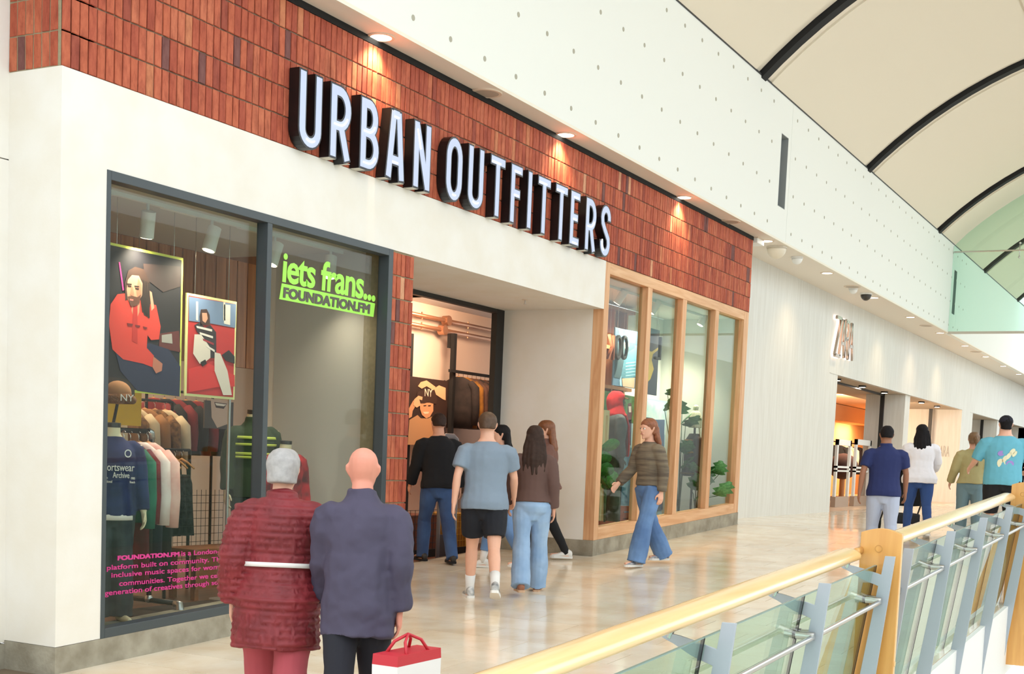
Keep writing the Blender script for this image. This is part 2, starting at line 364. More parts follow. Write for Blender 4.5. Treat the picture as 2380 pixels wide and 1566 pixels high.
for i in range(64):
    x = 3.69-.631*5+.631*i
    for z in (5.005, 5.608, 6.211, 6.815):
        if x > 31 or 14.1 < x < 14.85: continue
        link(hole_me, 'panel_hole', bulkhead, (x, YB, z))
# vault: circle through the measured rib profile
prof = [(-.2, 6.98), (-.567, 7.34), (-1.118, 7.789), (-1.663, 8.114), (-2.2, 8.375), (-2.931, 8.734)]
R_, yc_, zc_ = None, None, None
def circ(a, b, c):
    ax, ay = a; bx, by = b; cx, cy = c; d = 2*(ax*(by-cy)+bx*(cy-ay)+cx*(ay-by))
    ux = ((ax*ax+ay*ay)*(by-cy)+(bx*bx+by*by)*(cy-ay)+(cx*cx+cy*cy)*(ay-by))/d
    uy = ((ax*ax+ay*ay)*(cx-bx)+(bx*bx+by*by)*(ax-cx)+(cx*cx+cy*cy)*(bx-ax))/d
    return ux, uy, math.hypot(ax-ux, ay-uy)
yc_, zc_, R_ = circ(prof[0], prof[3], prof[5])
def arc(dr, y_end=-9.0, n=22, y0=-.2):
    a0 = math.acos((y0-yc_)/R_); a1 = math.acos(max(-1, (y_end-yc_)/R_)); return [(yc_+(R_+dr)*math.cos(a0+(a1-a0)*i/n), zc_+(R_+dr)*math.sin(a0+(a1-a0)*i/n)) for i in range(n+1)]
RIBS = [0.0, 6.6, 13.23, 19.86, 26.98, 33.8, 40.6]
def shell(name, x0, x1, d0, d1, mat, y_end=-8.0, y0=-.2, **k):
    m = MB(); a, b = arc(d0, y_end, y0=y0), arc(d1, y_end, y0=y0); n = len(a)
    vs = [(x, p[0], p[1]) for x in (x0, x1) for pr_ in (a, b) for p in pr_]
    idx = lambda xi, si, i: xi*2*n+si*n+i
    fs = []
    for i in range(n-1):
        fs += [(idx(0, 0, i), idx(1, 0, i), idx(1, 0, i+1), idx(0, 0, i+1)), (idx(0, 1, i), idx(0, 1, i+1), idx(1, 1, i+1), idx(1, 1, i)),
               (idx(0, 0, i), idx(0, 0, i+1), idx(0, 1, i+1), idx(0, 1, i)), (idx(1, 0, i), idx(1, 1, i), idx(1, 1, i+1), idx(1, 0, i+1))]
    fs += [(idx(0, 0, 0), idx(0, 1, 0), idx(1, 1, 0), idx(1, 0, 0)), (idx(0, 0, n-1), idx(1, 0, n-1), idx(1, 1, n-1), idx(0, 1, n-1))]
    m.add(vs, fs); return m.build(name, mat, smooth=True, auto=True, **k)
ceiling = None
for i in range(len(RIBS)-1):
    shell('ceiling_vault', RIBS[i]+.38, RIBS[i+1]-.38, 0, .12, roof_m, kind='structure')
for x in RIBS:
    shell('trim_rib', x-.105, x+.105, -.03, .3, blackmat, kind='structure')
    shell('trim_rib_edge', x-.42, x-.115, .06, .16, roof_m, kind='structure')
    shell('trim_rib_edge', x+.115, x+.42, .03, .16, roof_m, kind='structure')
MB().box(-9, 60, YB-.01, YB+.1, ZB2, ZB2+.025).build('trim_4', black, kind='structure')
sm = MB(); q = arc(-.006, -3.3, 40)[-1]
for i in range(len(RIBS)-1): sm.box(RIBS[i]+.4, RIBS[i+1]-.4, q[0]-.012, q[0]+.012, q[1]-.01, q[1]+.03)
sm.build('trim_5', M('seam', (204, 190, 168), rough=.8), kind='structure')
# the rest of the mall hall that closes the light in: far side wall and end walls
hall = M('hall_wall', (226, 226, 222), rough=.85)
MB().box(-22, 62, -15.3, -15, -5.6, 6.2).build('wall_opposite', hall, kind='structure')
MB().box(-22, -21.8, -15, .5, -5.6, 9.5).build('wall_end_near', hall, kind='structure')
MB().box(60, 60.3, -15, 10, -5.6, 9.5).build('wall_end_far', hall, kind='structure')
# ---------------------------------------------------------------- left display window
def frame_h(mb, x0, x1, y0, y1, z0, z1): mb.box(x0, x1, y0, y1, z0, z1)
win1 = thing('window_1', None, None, (0, 0, 0)); win1['kind'] = 'structure'
MB().sbox(.40, .437, -.006, .105, .182, ZT).build('jamb', slate, win1, bevel=.003)
MB().box(.437, 3.808, -.006, .105, 2.982, ZT).build('head_rail', slate, win1, bevel=.003)
MB().sbox(2.096, 2.155, -.006, .105, .182, 2.982).build('mullion', slate, win1, bevel=.003)
MB().sbox(3.808, 3.878, -.006, .109, .182, ZT).build('jamb', slate, win1, bevel=.003)
MB().sbox(.437, 2.096, -.006, .105, .182, .25, 2).build('sill_rail', slate, win1, bevel=.003)
MB().sbox(2.155, 3.808, -.006, .105, .182, .25, 2).build('sill_rail', slate, win1, bevel=.003)
MB().sbox(.43, 2.10, .09, .102, .245, 2.99).build('pane', clear, win1)
MB().sbox(2.15, 3.815, .09, .102, .245, 2.99).build('pane', clear, win1)
# ---------------------------------------------------------------- timber window
win2 = thing('window_2', None, None); win2['kind'] = 'structure'
WT = 3.482
MB().sbox(XW, 8.616, -.002, .142, .194, ZB-.004).build('post', pine_v, win2, bevel=.004)
for a, b in ((9.82, 9.975), (11.03, 11.28), (12.34, 12.62)):
    c = (a+b)/2; MB().sbox(c-.075, c+.075, -.002, .12, .345, WT).build('post', pine_v, win2, bevel=.004)
MB().sbox(13.70, 13.913, -.002, .142, .194, ZB-.004).build('post', pine_v, win2, bevel=.004)
MB().box(8.616, 13.70, -.002, .142, WT, ZB-.004).build('head_rail', pine_h, win2, bevel=.004)
MB().sbox(8.616, 13.70, -.002, .142, .194, .345, 2).build('sill_rail', pine_h, win2, bevel=.004)
pts = [8.616, 9.897, 11.155, 12.48, 13.70]
clear2 = glass('window_glass_tinted', (238, 245, 241), ior=1.5, refl=.4)
for i in range(4):
    MB().sbox(pts[i]+.01, pts[i+1]-.01, .075, .087, .34, WT+.01).build('pane', clear2, win2)
# ---------------------------------------------------------------- doorway
door1 = thing('door_1', None, None); door1['kind'] = 'structure'
MB().sbox(8.29, 8.482, 1.38, 1.46, 0, ZT).build('jamb', black, door1, bevel=.003)
MB().box(XP2+.01, 8.29, 1.38, 1.46, 2.99, ZT-.001).build('head_rail', black, door1, bevel=.003)
# ---------------------------------------------------------------- shop interior
warm = M('warm_wall', (236, 214, 194), rough=.85)
grey_ceil = M('shop_ceiling', (206, 202, 196), rough=.9)
shop_floor_m = woodmat('shop_floor_boards', (128, 84, 62), (92, 58, 44), 'x', rough=.35, ring=6)
FI = -.15
MB().box(.03, 8.7, .3, 5.2, FI-.06, FI).box(8.7, 14, 1.47, 5.2, FI-.06, FI).build('floor_shop', shop_floor_m, kind='structure')
MB().box(.03, XP2-.3, .29, 2.02, 3.05, 3.12).box(.03, 8.8, 2.02, 5.2, 3.28, 3.35).box(XP2-.3, 8.29, 1.46, 2.02, 3.28, 3.35).box(8.29, 14.2, 1.47, 5.2, 3.28, 3.35).build('ceiling_shop', grey_ceil, kind='structure')
MB().box(.03, 14.2, 4.6, 4.7, FI, 3.4).box(7.6, 14.2, 3.2, 3.3, FI, 3.4).build('wall_back', warm, kind='structure')
MB().box(.03, .1, .5, 5.2, FI, 3.4).build('wall_left_inner', warm, kind='structure')
MB().box(3.93, 4.0, .11, 1.38, FI, 3.05).build('wall_partition', M('partition_paint', (200, 197, 190), rough=.8), kind='structure')
slatwall = MB().box(.2, 4.9, 2.06, 2.1, 2.0, 3.3).build('wall_slats', woodmat('slat_backing', (150, 98, 62), (128, 80, 50), 'z'), kind='structure')
slat_m = woodmat('slat_wood', (196, 130, 80), (166, 104, 60), 'z', rough=.5)
me = MB().box(-.07, .07, -.02, .0, 2.0, 3.05).mesh('slat', slat_m)
for i in range(26): link(me, 'slat', slatwall, (.9+.158*i, 2.06, 0))
# right display box
MB().box(8.73, 14.0, .142, 1.36, WT+.02, 3.62).build('ceiling_display', M('display_ceiling', (224, 226, 220), rough=.9), kind='structure')
MB().box(8.735, 14.0, .255, 1.44, .05, .12).build('floor_display', shop_floor_m, kind='structure')
dw_ = M('display_white', (222, 226, 220), rough=.85); MB().box(13.72, 13.9, .143, 1.36, .12, 3.5).build('wall_display_end', dw_, kind='structure'); MB().box(12.3, 13.72, 1.36, 1.44, .12, 3.5).build('wall_display', dw_, kind='structure')
MB().box(8.735, 12.3, 1.38, 1.44, .12, 3.5).build('wall_display_back', M('display_wood', (176, 112, 74), rough=.6, var=.15, vs=4, stretch=(6, 6, .6)), kind='structure')
t = thing('shelf_frame', 'open orange timber shelf grid high behind the hanging posters in the timber window', 'shelf', (9.0, 1.24, 2.2))
studs = woodmat('stud_wood', (190, 128, 82), (164, 104, 64), 'z')
for i in range(7): MB().box(.2+i*.45, .25+i*.45, -.04, .12, -1.6, 1.25).build('upright', studs, t)
for z in (.05, .62, 1.2): MB().box(.1, 3.2, -.045, .12, z, z+.05).build('shelf', studs, t)
# ---------------------------------------------------------------- far shop: limewashed front with recessed openings
YZ, ZF, ZH = .636, zf(20), 3.205
z1 = MB()
z1.box(13.95, 60, YZ, YZ+.08, ZH, ZS).box(13.95, 21.85, YZ, YZ+.3, ZF-.05, ZH)
z1.box(36.9, 38.9, YZ, YZ+.3, ZF-.05, ZH).box(52, 60, YZ, YZ+.3, ZF-.05, ZH)
z1.build('wall_far_shop', zwall, kind='structure')
lipm = MB()
for a, b in ((21.2, 37.0), (38.4, 52.0)): lipm.box(a, b, YZ-.012, YZ+.02, ZH, ZH+.012)
lipm.build('trim_6', zwall, kind='structure')
MB().box(21.85, 36.9, YZ+.08, 2.4, ZH+.002, ZH+.1).box(38.9, 52, YZ+.08, 2.4, ZH+.002, ZH+.1).build('ceiling_alcove', M('alcove_ceiling', (176, 164, 146), rough=.7), kind='structure')
MB().box(20, 60, YZ+.05, 9, ZF-.06, ZF-.001).build('floor_far_shop', M('far_shop_floor', (214, 190, 164), rough=.3), kind='structure')
alc = MB()
alc.box(28.9, 29.5, .70, 1.72, ZF, ZH)
alc.box(36.9, 38.9, YZ+.3, 3.4, ZF, ZH).box(44.6, 45.2, .70, 1.72, ZF, ZH).box(52, 52.4, YZ, 3.4, ZF, ZH)
alc.box(45.2, 52, 3.0, 3.1, ZF, ZH).box(38.9, 44.6, 3.3, 3.4, ZF, ZH)
alc.build('wall_alcove', zwall, kind='structure')
fr = MB()
for x, y in ((28.66, 1.23), (36.6, 1.53), (44.4, 1.2), (51.6, 1.5)): fr.box(x-.035, x+.035, y-.05, y+.05, ZF, ZH)
fr.box(22.0, 28.7, 1.2, 1.25, ZH-.05, ZH)
fr.build('trim_7', black, kind='structure')
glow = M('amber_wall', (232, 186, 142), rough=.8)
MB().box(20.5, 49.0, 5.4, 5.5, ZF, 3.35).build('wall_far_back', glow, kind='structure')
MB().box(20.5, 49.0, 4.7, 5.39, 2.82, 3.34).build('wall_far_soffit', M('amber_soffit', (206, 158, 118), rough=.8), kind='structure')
MB().box(20, 49.5, 2.4, 5.5, 3.36, 3.42).build('ceiling_far_shop', M('far_ceiling', (236, 190, 152), rough=.8), kind='structure')
MB().box(20.2, 20.4, YZ+.3, 5.5, ZF, 3.35).box(49.0, 49.2, 2.1, 5.5, ZF, 3.35).build('wall_far_side', warm, kind='structure')
lamp('AREA', 'far_shop_fill', (32, 2.5, 3.3), 420, (1, .74, .5), 1.6, (37, 4.6, 1.0))  # unseen area lamp added to brighten the far shop, its dark back turned outward
lamp('AREA', 'far_shop_glow', (41, 5.0, 2.8), 240, (1, .6, .28), 2.0, (41, 5.4, 1.0))
lamp('AREA', 'alcove_light', (26.0, .95, ZH-.02), 14, (1, .85, .7), .5, (26.0, .95, 0))
lamp('AREA', 'alcove_light', (33.5, 1.6, ZH-.02), 14, (1, .85, .68), 1.0, (33.5, 1.6, 0))
# ---------------------------------------------------------------- lamps on the soffit
ring_m = M('downlight_rim', (224, 206, 186), rough=.5); lampm = bulb('downlight_glow', (255, 244, 226), 9.0); grille_m = M('speaker_grille', (176, 166, 152), rough=.6)
def disc(z0, z1, r, n=20): return MB().tube([(0, 0, z0), (0, 0, z1)], r, n)
rimme = MB().loft([[(math.cos(2*math.pi*j/24)*r, math.sin(2*math.pi*j/24)*r, z) for j in range(24)] for r, z in ((.125, 0), (.12, -.012), (.095, -.012), (.09, 0))], cap=False).mesh('rim', ring_m)
lampme = disc(-.008, -.002, .092).mesh('lamp_disc', lampm); spkme = disc(-.012, 0, .13, 28).mesh('grille', grille_m); spkrim = MB().loft([[(math.cos(2*math.pi*j/28)*r, math.sin(2*math.pi*j/28)*r, z) for j in range(28)] for r, z in ((.165, 0), (.16, -.014), (.13, -.014), (.13, 0))], cap=False).mesh('rim', ring_m)
order = ['nearest, above the brick band left of the sign letters', 'second along, above the middle of the sign', 'third along, above the brick right of the sign letters', 'small fourth one beside the brick end and dome camera', 'first one over the pale wall before the small letters', 'one above the small metal letters on the pale wall', 'one past the small letters short of the green glass', 'just beyond the green glass screen edge', 'second beyond the glass screen edge', 'third beyond the glass screen edge', 'fourth beyond the glass screen edge', 'farthest one at the right frame edge']
for i in range(12):
    x = 3.469+3.63*i; d = thing('downlight', 'round white recessed downlight, '+order[i], 'ceiling light', (x, -.075, ZS+(.004 if x > 28.93 else 0)), 0, 'downlights along the soffit')
    link(rimme, 'rim', d); link(lampme, 'lamp_disc', d)
    if i < 9: lamp('SPOT', 'downlight_beam', (x, -.1, ZS-.03), 75 if i < 3 else 35, (1, .72, .42), .05, (x, -.04, 0), 120, .8)
for i, w_ in enumerate(['over the gap between the two sign words', 'at the end of the brick band', 'over the pale wall near the dome camera', 'beside the green glass screen', 'far along beyond the green glass screen']):
    x = 5.317+7.27*i; d = thing('ceiling_speaker', 'flat round grey ceiling speaker '+w_, 'speaker', (x, -.07, ZS+(.004 if x > 28.93 else 0)), 0, 'speakers along the soffit')
    link(spkrim, 'rim', d); link(spkme, 'grille', d)
def dome(name, label, cat, x, y, r, base, shell_):
    d = thing(name, label, cat, (x, y, ZS)); MB().tube([(0, 0, 0), (0, 0, -.03)], r, 20).build('base', base, d)
    m = MB(); m.loft([[(math.cos(2*math.pi*j/20)*r*.93*math.cos(a), math.sin(2*math.pi*j/20)*r*.93*math.cos(a), -.03-r*1.0*math.sin(a)) for j in range(20)] for a in [k*math.pi/2/6*.98 for k in range(7)]]); m.build('dome', shell_, d, smooth=True); return d
dome('sensor_dome', 'large cream dome fixture on the soffit just past the brick end', 'dome', 14.95, -.06, .17, M('dome_base', (214, 206, 190)), M('dome_cream', (226, 216, 196), rough=.3))
dome('smoke_detector', 'small white smoke detector right of the cream dome', 'detector', 16.05, -.08, .1, white_m, white_m)
dome('security_camera', 'white camera with dark glass dome on the soffit', 'camera', 20.95, -.08, .12, white_m, M('smoked_dome', (58, 54, 50), rough=.1))
dome('smoke_detector', 'small white detector left of the dark dome camera', 'detector', 20.1, -.03, .09, white_m, white_m)
d = thing('junction_box', 'small white box on the soffit at the brick end', 'box', (14.02, .05, ZS-.06))
MB().box(-.04, .3, -.1, .1, -.03, .06).build('cover', white_m, d, bevel=.008); MB().box(-.05, .31, -.11, .11, .045, .06).build('flange', ring_m, d)
sp = aty(1220, 709, .55); d = thing('sprinkler', 'small metal sprinkler head under the entrance ceiling', 'sprinkler', (sp[0], sp[1], ZT))
MB().tube([(0, 0, 0), (0, 0, -.006)], .035, 16).build('rose', ring_m, d); MB().tube([(0, 0, 0), (0, 0, -.05)], .008, 8).tube([(0, 0, -.05), (0, 0, -.054)], .02, 10).build('nozzle', steel, d)
# ---------------------------------------------------------------- green glass smoke screen across the mall
sg = thing('glass_screen', 'tall pale green glass smoke screen hanging across the mall at right', 'glass screen', (28.916, YB, 4.8))
scr = glass('green_glass', (232, 248, 241), ior=1.35)
a_ = arc(-.02, -8.0, 20, y0=YB)
m = MB(); m.prism([(-.006, -.006, .03)]+[(-.006, y-YB-.003, z-4.8) for y, z in [(YB, 6.98)]+a_[1:]]+[(-.006, -7.7, .03)], (.012, 0, 0)); m.build('glass_pane', scr, sg)
MB().box(-.025, .025, -7.7, -.0, -.03, .03).build('bottom_rail', M('rail_grey', (196, 190, 176), rough=.5), sg)
MB().tube([(-.03, -.02, 2.03), (-.03, -7.5, 2.0)], .02, 8).build('tie_rod', steel, sg)
for y in (-1.6, -4.6):
    MB().tube([(-.03, y, 1.85), (-.03, y, 2.2)], .012, 8).ball((-.03, y, 1.85), .03).ball((-.03, y, 2.2), .03).build('clamp', steel, sg, smooth=True)
# ---------------------------------------------------------------- balustrade
maple = woodmat('maple_rail', (242, 208, 148), (232, 190, 124), 'x', rough=.25, ring=6, coat=.6)
maple_p = woodmat('maple_post', (222, 168, 92), (208, 150, 76), 'z', rough=.35, ring=7, coat=.3)
edge_m = M('ply_edge', (232, 200, 150), rough=.5)
alu = M('painted_fin', (170, 178, 186), rough=.45, metal=.15)
rubber = M('rubber', (22, 24, 24), rough=.7)
gl = glass('rail_glass', (222, 240, 230), ior=1.5); gl_edge = M('glass_edge', (118, 150, 146), rough=.15)
def fin_pts(x):
    z = zf(x)
    P = [(-5.142, 1.055), (-5.2, 1.056), (-5.133, .375), (-5.027, -.616), (-4.89, -.623), (-4.885, -.382), (-4.94, -.38), (-5.044, .365), (-5.114, .881), (-5.088, .89), (-5.059, .899), (-5.023, .912), (-4.988, .93), (-4.945, .952), (-4.905, .968), (-4.893, .976), (-4.93, .99), (-4.968, .986), (-5.031, .972), (-5.127, .947)]
    return [(x, y, z+h) for y, h in P]
GS = (-5.076+4.942)/(.968-.031)
def gy(h): return -4.942+GS*(h-.031)-.0
def bay(label, xs, x0, x1, pane_edges):
    t = thing('balustrade', label, 'railing', (xs[0], -5.1, zf(xs[0])), 0, 'balustrade sections along the ramp edge'); B = Vector((xs[0], -5.1, zf(xs[0])))
    def sub(mb): mb.v = [(p[0]-B[0], p[1]-B[1], p[2]-B[2]) for p in mb.v]; return mb
    m = MB(); rings = []
    n = 20
    ext = [(x0, .25), (x0+.015, .7), (x0+.05, .95), (x0+.09, 1.0), (x1-.09, 1.0), (x1-.05, .93), (x1-.018, .65), (x1, .2)]
    for x, k in ext:
        c = Vector((x, -4.992, zf(x)+1.073)); sl = Vector((0, -.97, -.2)); up = Vector((0, -.2, .97))
        rings.append([c+sl*(math.cos(2*math.pi*j/n)*.068*k)+up*(math.sin(2*math.pi*j/n)*.034*k) for j in range(n)])
    sub(m.loft(rings)).build('handrail', maple, t, smooth=True)
    for x in xs:
        b = MB(); b.prism(fin_pts(x), (.014, 0, 0)); f = sub(b).build('baluster', alu, t, bevel=.0015)
        st = MB(); st.tube([(x+.007, -4.925, zf(x)+.972), (x+.007, -4.955, zf(x)+1.055)], .012, 8); sub(st).build('rail_stem', steel, f)
        for dx, hh in ((-.035, .80), (.05, .80), (-.035, -.06), (.05, -.06)):
            o = -.0 if hh > 0 else .125
            s_ = MB(); z = zf(x)+hh; ye = gy(hh); s_.tube([(x+dx, ye-.095, z), (x+dx, ye-.005, z)], .021, 14); s_.tube([(x+dx, ye+.008, z), (x+dx, ye+.05, z)], .021, 14)
            q = sub(s_).build('standoff', steel, f, smooth=True, auto=True)
            r_ = MB().tube([(x+dx, ye-.006, z), (x+dx, ye+.009, z)], .0225, 14); sub(r_).build('washer', rubber, f)
    for a, b in pane_edges:
        p = MB(); h0, h1 = -.1, .99; y0, y1 = gy(h0), gy(h1)
        p.hexa([(a, y0-.006, zf(a)+h0), (b, y0-.006, zf(b)+h0), (b, y0+.006, zf(b)+h0), (a, y0+.006, zf(a)+h0), (a, y1-.006, zf(a)+h1), (b, y1-.006, zf(b)+h1), (b, y1+.006, zf(b)+h1), (a, y1+.006, zf(a)+h1)])
        g_ = sub(p).build('glass_panel', gl, t)
        e = MB(); e.hexa([(a, y1-.006, zf(a)+h1), (b, y1-.006, zf(b)+h1), (b, y1+.006, zf(b)+h1), (a, y1+.006, zf(a)+h1), (a, y1-.006, zf(a)+h1+.004), (b, y1-.006, zf(b)+h1+.004), (b, y1+.006, zf(b)+h1+.004), (a, y1+.006, zf(a)+h1+.004)]); sub(e).build('polished_edge', gl_edge, g_)
        s2 = MB(); s2.hexa([(b, y0-.007, zf(b)+h0), (b+.008, y0-.007, zf(b)+h0), (b+.008, y0+.007, zf(b)+h0), (b, y0+.007, zf(b)+h0), (b, y1-.007, zf(b)+h1), (b+.008, y1-.007, zf(b)+h1), (b+.008, y1+.007, zf(b)+h1), (b, y1+.007, zf(b)+h1)]); sub(s2).build('seal', rubber, g_)
    for i in range(len(xs)):
        xa = xs[i-1]+.05 if i else x0-.2; xb = xs[i]-.035
        if not i and x0 > 1: xa = xs[0]-.28
        for hh in (.795, -.065):
            y = gy(hh)-.085; r_ = MB().tube([(xa, y, zf(xa)+hh), (xb, y, zf(xb)+hh)], .0145, 12); sub(r_).build('rod', steel, t, smooth=True, auto=True)
            r2 = MB().tube([(xa, y-.02, zf(xa)+hh+.0), (xa, y+.035, zf(xa)+hh)], .023, 14); sub(r2).build('rod_end', steel, t, smooth=True, auto=True)
    return t
P3 = 1.3647
xs1 = [-4.12, -2.757, -1.392, -.028, 1.34]; xs2 = [1.836, 3.2, 4.56, 5.93, 7.3]
bay_near = bay('nearest maple handrail section with grey fins and glass, running out of frame at bottom', xs1, -5.2, 1.21, [(-4.1, -2.79), (-2.782, -1.42), (-1.412, -.055), (-.047, 1.40)])
bay_far = bay('far maple handrail section with grey fins and glass, right of the domed post', xs2, 1.56, 7.2, [(1.76, 3.165), (3.173, 4.525), (4.533, 5.895), (5.903, 7.38)])
def wpost(x, label):
    O = Vector((x, -5.09, zf(x)-.6)); H = 1.773; base = bay_far.location
    pts = [(-.117, 0), (.117, 0), (.117, H)]+[(.117-.234*i/8, H+.028*math.sin(math.pi*i/8)) for i in range(1, 8)]+[(-.117, H)]
    t = MB().prism([(0, y, z) for y, z in pts], (.05, 0, 0)).build('post', maple_p, bay_far, bevel=.003, label=label); t.location = O-base
    MB().prism([(.012, -.1178, 0), (.038, -.1178, 0), (.038, -.1178, H-.005), (.012, -.1178, H-.005)], (0, .002, 0)).build('ply_edge', edge_m, t)
    MB().loft([[(q, .01+math.cos(2*math.pi*j/20)*r, H-.09+math.sin(2*math.pi*j/20)*r) for j in range(20)] for q, r in ((-.001, .022), (-.0025, .021), (-.0025, .019), (-.001, .018))], cap=False).build('plug_ring', M('plug_ring', (196, 146, 78), rough=.5), t)
    MB().tube([(.025, -.1175, 1.02), (.025, -.121, 1.02)], .016, 14).build('edge_plug', M('plug', (226, 190, 132), rough=.5), t)
    MB().tube([(-.16, .1, 1.66), (-.1, .112, 1.664), (.002, .118, 1.666)], [.02, .022, .024], 10).build('rail_link', maple_p, t, smooth=True)
wpost(1.448, 'domed maple post between the handrails')
wpost(7.42, 'domed maple post at the far end')
# ---------------------------------------------------------------- the shop sign
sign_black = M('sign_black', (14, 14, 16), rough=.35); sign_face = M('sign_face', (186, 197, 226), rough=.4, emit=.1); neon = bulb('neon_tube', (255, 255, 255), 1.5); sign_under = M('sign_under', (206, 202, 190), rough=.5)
def arcp(cx, cy, rx, ry, a0, a1, n=12): return [(cx+rx*math.cos(math.radians(a0+(a1-a0)*i/n)), cy+ry*math.sin(math.radians(a0+(a1-a0)*i/n))) for i in range(n+1)]
TT = .105; HH = .609
def strokes(ch, w):
    h = HH; k = TT/2; l, r, m = k, w-k, w/2
    if ch == 'U': return [[(l, h), (l, w/2)]+arcp(m, w/2, m-k, w/2-k, 180, 360)+[(r, w/2), (r, h)]]
    if ch == 'O': q = arcp(m, h-.2, m-k, .2-k, 0, 180)+arcp(m, .2, m-k, .2-k, 180, 360); return [[q[i] for i in range(len(q)) if i in (0,) or (Vector(q[i])-Vector(q[i-1])).length > 1e-4 and (Vector(q[i])-Vector(q[0])).length > 1e-4]]
    if ch == 'I': return [[(m, 0), (m, h)]]
    if ch == 'T': return [[(m, 0), (m, h-k)], [(0, h-k), (w, h-k)]]
    if ch == 'F': return [[(l, 0), (l, h)], [(l, h-k), (w, h-k)], [(l, h*.5+.01), (w-.04, h*.5+.01)]]
    if ch == 'E': return [[(l, 0), (l, h)], [(l, h-k), (w, h-k)], [(l, h*.5+.01), (w-.04, h*.5+.01)], [(l, k), (w, k)]]
    if ch == 'A': return [[(k*1.05-.004, 0), (m-.035, h)], [(w-k*1.05+.004, 0), (m+.035, h)], [(m-.06, h-k*.8), (m+.06, h-k*.8)], [(k+.03, .175), (w-k-.03, .175)]]
    if ch == 'N': return [[(l, 0), (l, h)], [(r, 0), (r, h)], [(l, h-.03), (r, .03)]]
    if ch == 'R':
        b = .275; ry = (h-k-b)/2
        return [[(l, 0), (l, h)], [(l, h-k), (m-.02, h-k)]+arcp(m-.02, h-k-ry, r-(m-.02), ry, 90, -90)+[(l, b)], [(m+.0, b+.01), (r+.006, 0)]]
    if ch == 'B':
        b = .315; ry = (h-k-b)/2; r2 = (b-k)/2
        return [[(l, 0), (l, h)], [(l, h-k), (m-.02, h-k)]+arcp(m-.02, h-k-ry, r-(m-.0), ry, 90, -90)+[(l, b)], [(l, b), (m-.02, b)]+arcp(m-.02, b-r2, r-(m-.02), r2, 90, -90)+[(l, k)]]
    if ch == 'S':
        return [[(r+.0, h-.19)]+arcp(m, h-.16, m-k, .16-k, 0, 180, 12)+[(l+.012, h-.22), (m-.02, h*.52), (m+.02, h*.46), (r-.012, .22)]+arcp(m, .16, m-k, .16-k, 0, -180, 12)+[(l, .19)]]
def ribbon(mb, path, hw, y0, y1, x, z, trim=0.0, loop=False):
    p = [Vector(q) for q in path]
    q = [p[0]]
    for a in p[1:]:
        if (a-q[-1]).length > 1e-4: q.append(a)
    p = q
    if trim: p[0] = p[0]+(p[1]-p[0]).normalized()*trim; p[-1] = p[-1]+(p[-2]-p[-1]).normalized()*trim
    Lf, Rt = [], []
    for i in range(len(p)):
        d0 = (p[i]-p[i-1]).normalized() if (i or loop) else (p[1]-p[0]).normalized(); d1 = (p[(i+1) % len(p)]-p[i]).normalized() if (loop or i < len(p)-1) else d0
        n0, n1 = Vector((-d0.y, d0.x)), Vector((-d1.y, d1.x)); n = n0+n1
        n = n.normalized() if n.length > 1e-6 else n0
        c = max(.5, n.dot(n0)); Lf.append(p[i]+n*(hw/c)); Rt.append(p[i]-n*(hw/c))
    rings = [[(x+a.x, y0, z+a.y), (x+b.x, y0, z+b.y), (x+b.x, y1, z+b.y), (x+a.x, y1, z+a.y)] for a, b in zip(Lf, Rt)]
    mb.loft(rings, close=loop)
LET = [('U', 2.316, 2.629), ('R', 2.732, 3.035), ('B', 3.159, 3.455), ('A', 3.55, 3.865), ('N', 3.995, 4.295), ('O', 4.56, 4.872), ('U', 4.97, 5.284), ('T', 5.405, 5.717), ('F', 5.833, 6.092), ('I', 6.204, 6.316), ('T', 6.436, 6.743), ('T', 6.856, 7.164), ('E', 7.236, 7.489), ('R', 7.64, 7.936), ('S', 8.05, 8.345)]
sign = thing('shop_sign', 'black channel letter sign with pale lit faces on the red brick band', 'sign', (2.3, 0, 3.62))
for ch, xa, xb in LET:
    w_ = xb-xa; ss = strokes(ch, w_); b, f = MB(), MB(); nes, uns = [], []; ox, oz = xa-2.3, .002
    closed = ch == 'O'
    for i_, s_ in enumerate(ss):
        ribbon(b, s_, TT/2, -.104-.0003*i_, -.006, ox, oz, 0, closed)
        ribbon(f, s_, TT/2-.016, -.1075-.0004*i_, -.102, ox, oz, 0 if closed else .016, closed)
        for e in (s_[0], s_[-1]):
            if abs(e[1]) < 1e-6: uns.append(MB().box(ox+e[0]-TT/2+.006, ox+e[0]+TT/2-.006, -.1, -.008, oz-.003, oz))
        if ch in 'UO':
            pts_ = [q for q in s_ if q[1] < .11]
            if len(pts_) > 3: nes.append(MB().tube([(ox+q[0], -.112, oz+q[1]+.008) for q in pts_[2:-2]], .008, 6))
        elif ch in 'RBS':
            if len(s_) > 5: nes.append(MB().tube([(ox+q[0], -.112, oz+q[1]+.006) for q in s_[-6:]], .008, 6))
        elif ch in 'TFEA' and abs(s_[0][1]-s_[-1][1]) < 1e-6:
            nes.append(MB().tube([(ox+s_[0][0]+.02, -.112, oz+s_[0][1]-.02), (ox+s_[0][0]+.02+.55*(s_[-1][0]-s_[0][0]), -.112, oz+s_[0][1]-.02)], .009, 6))
        elif ch == 'N' and abs(s_[0][0]-s_[-1][0]) > .05:
            nes.append(MB().tube([(ox+s_[0][0], -.112, oz+s_[0][1]-.05), (ox+s_[0][0]+.06, -.112, oz+s_[0][1]-.22)], .008, 6))
    lo = b.build('letter', sign_black, sign); f.build('letter_face', sign_face, lo)
    for m_ in nes: m_.build('neon_tube', neon, lo)
    for m_ in uns: m_.build('underside', sign_under, lo)
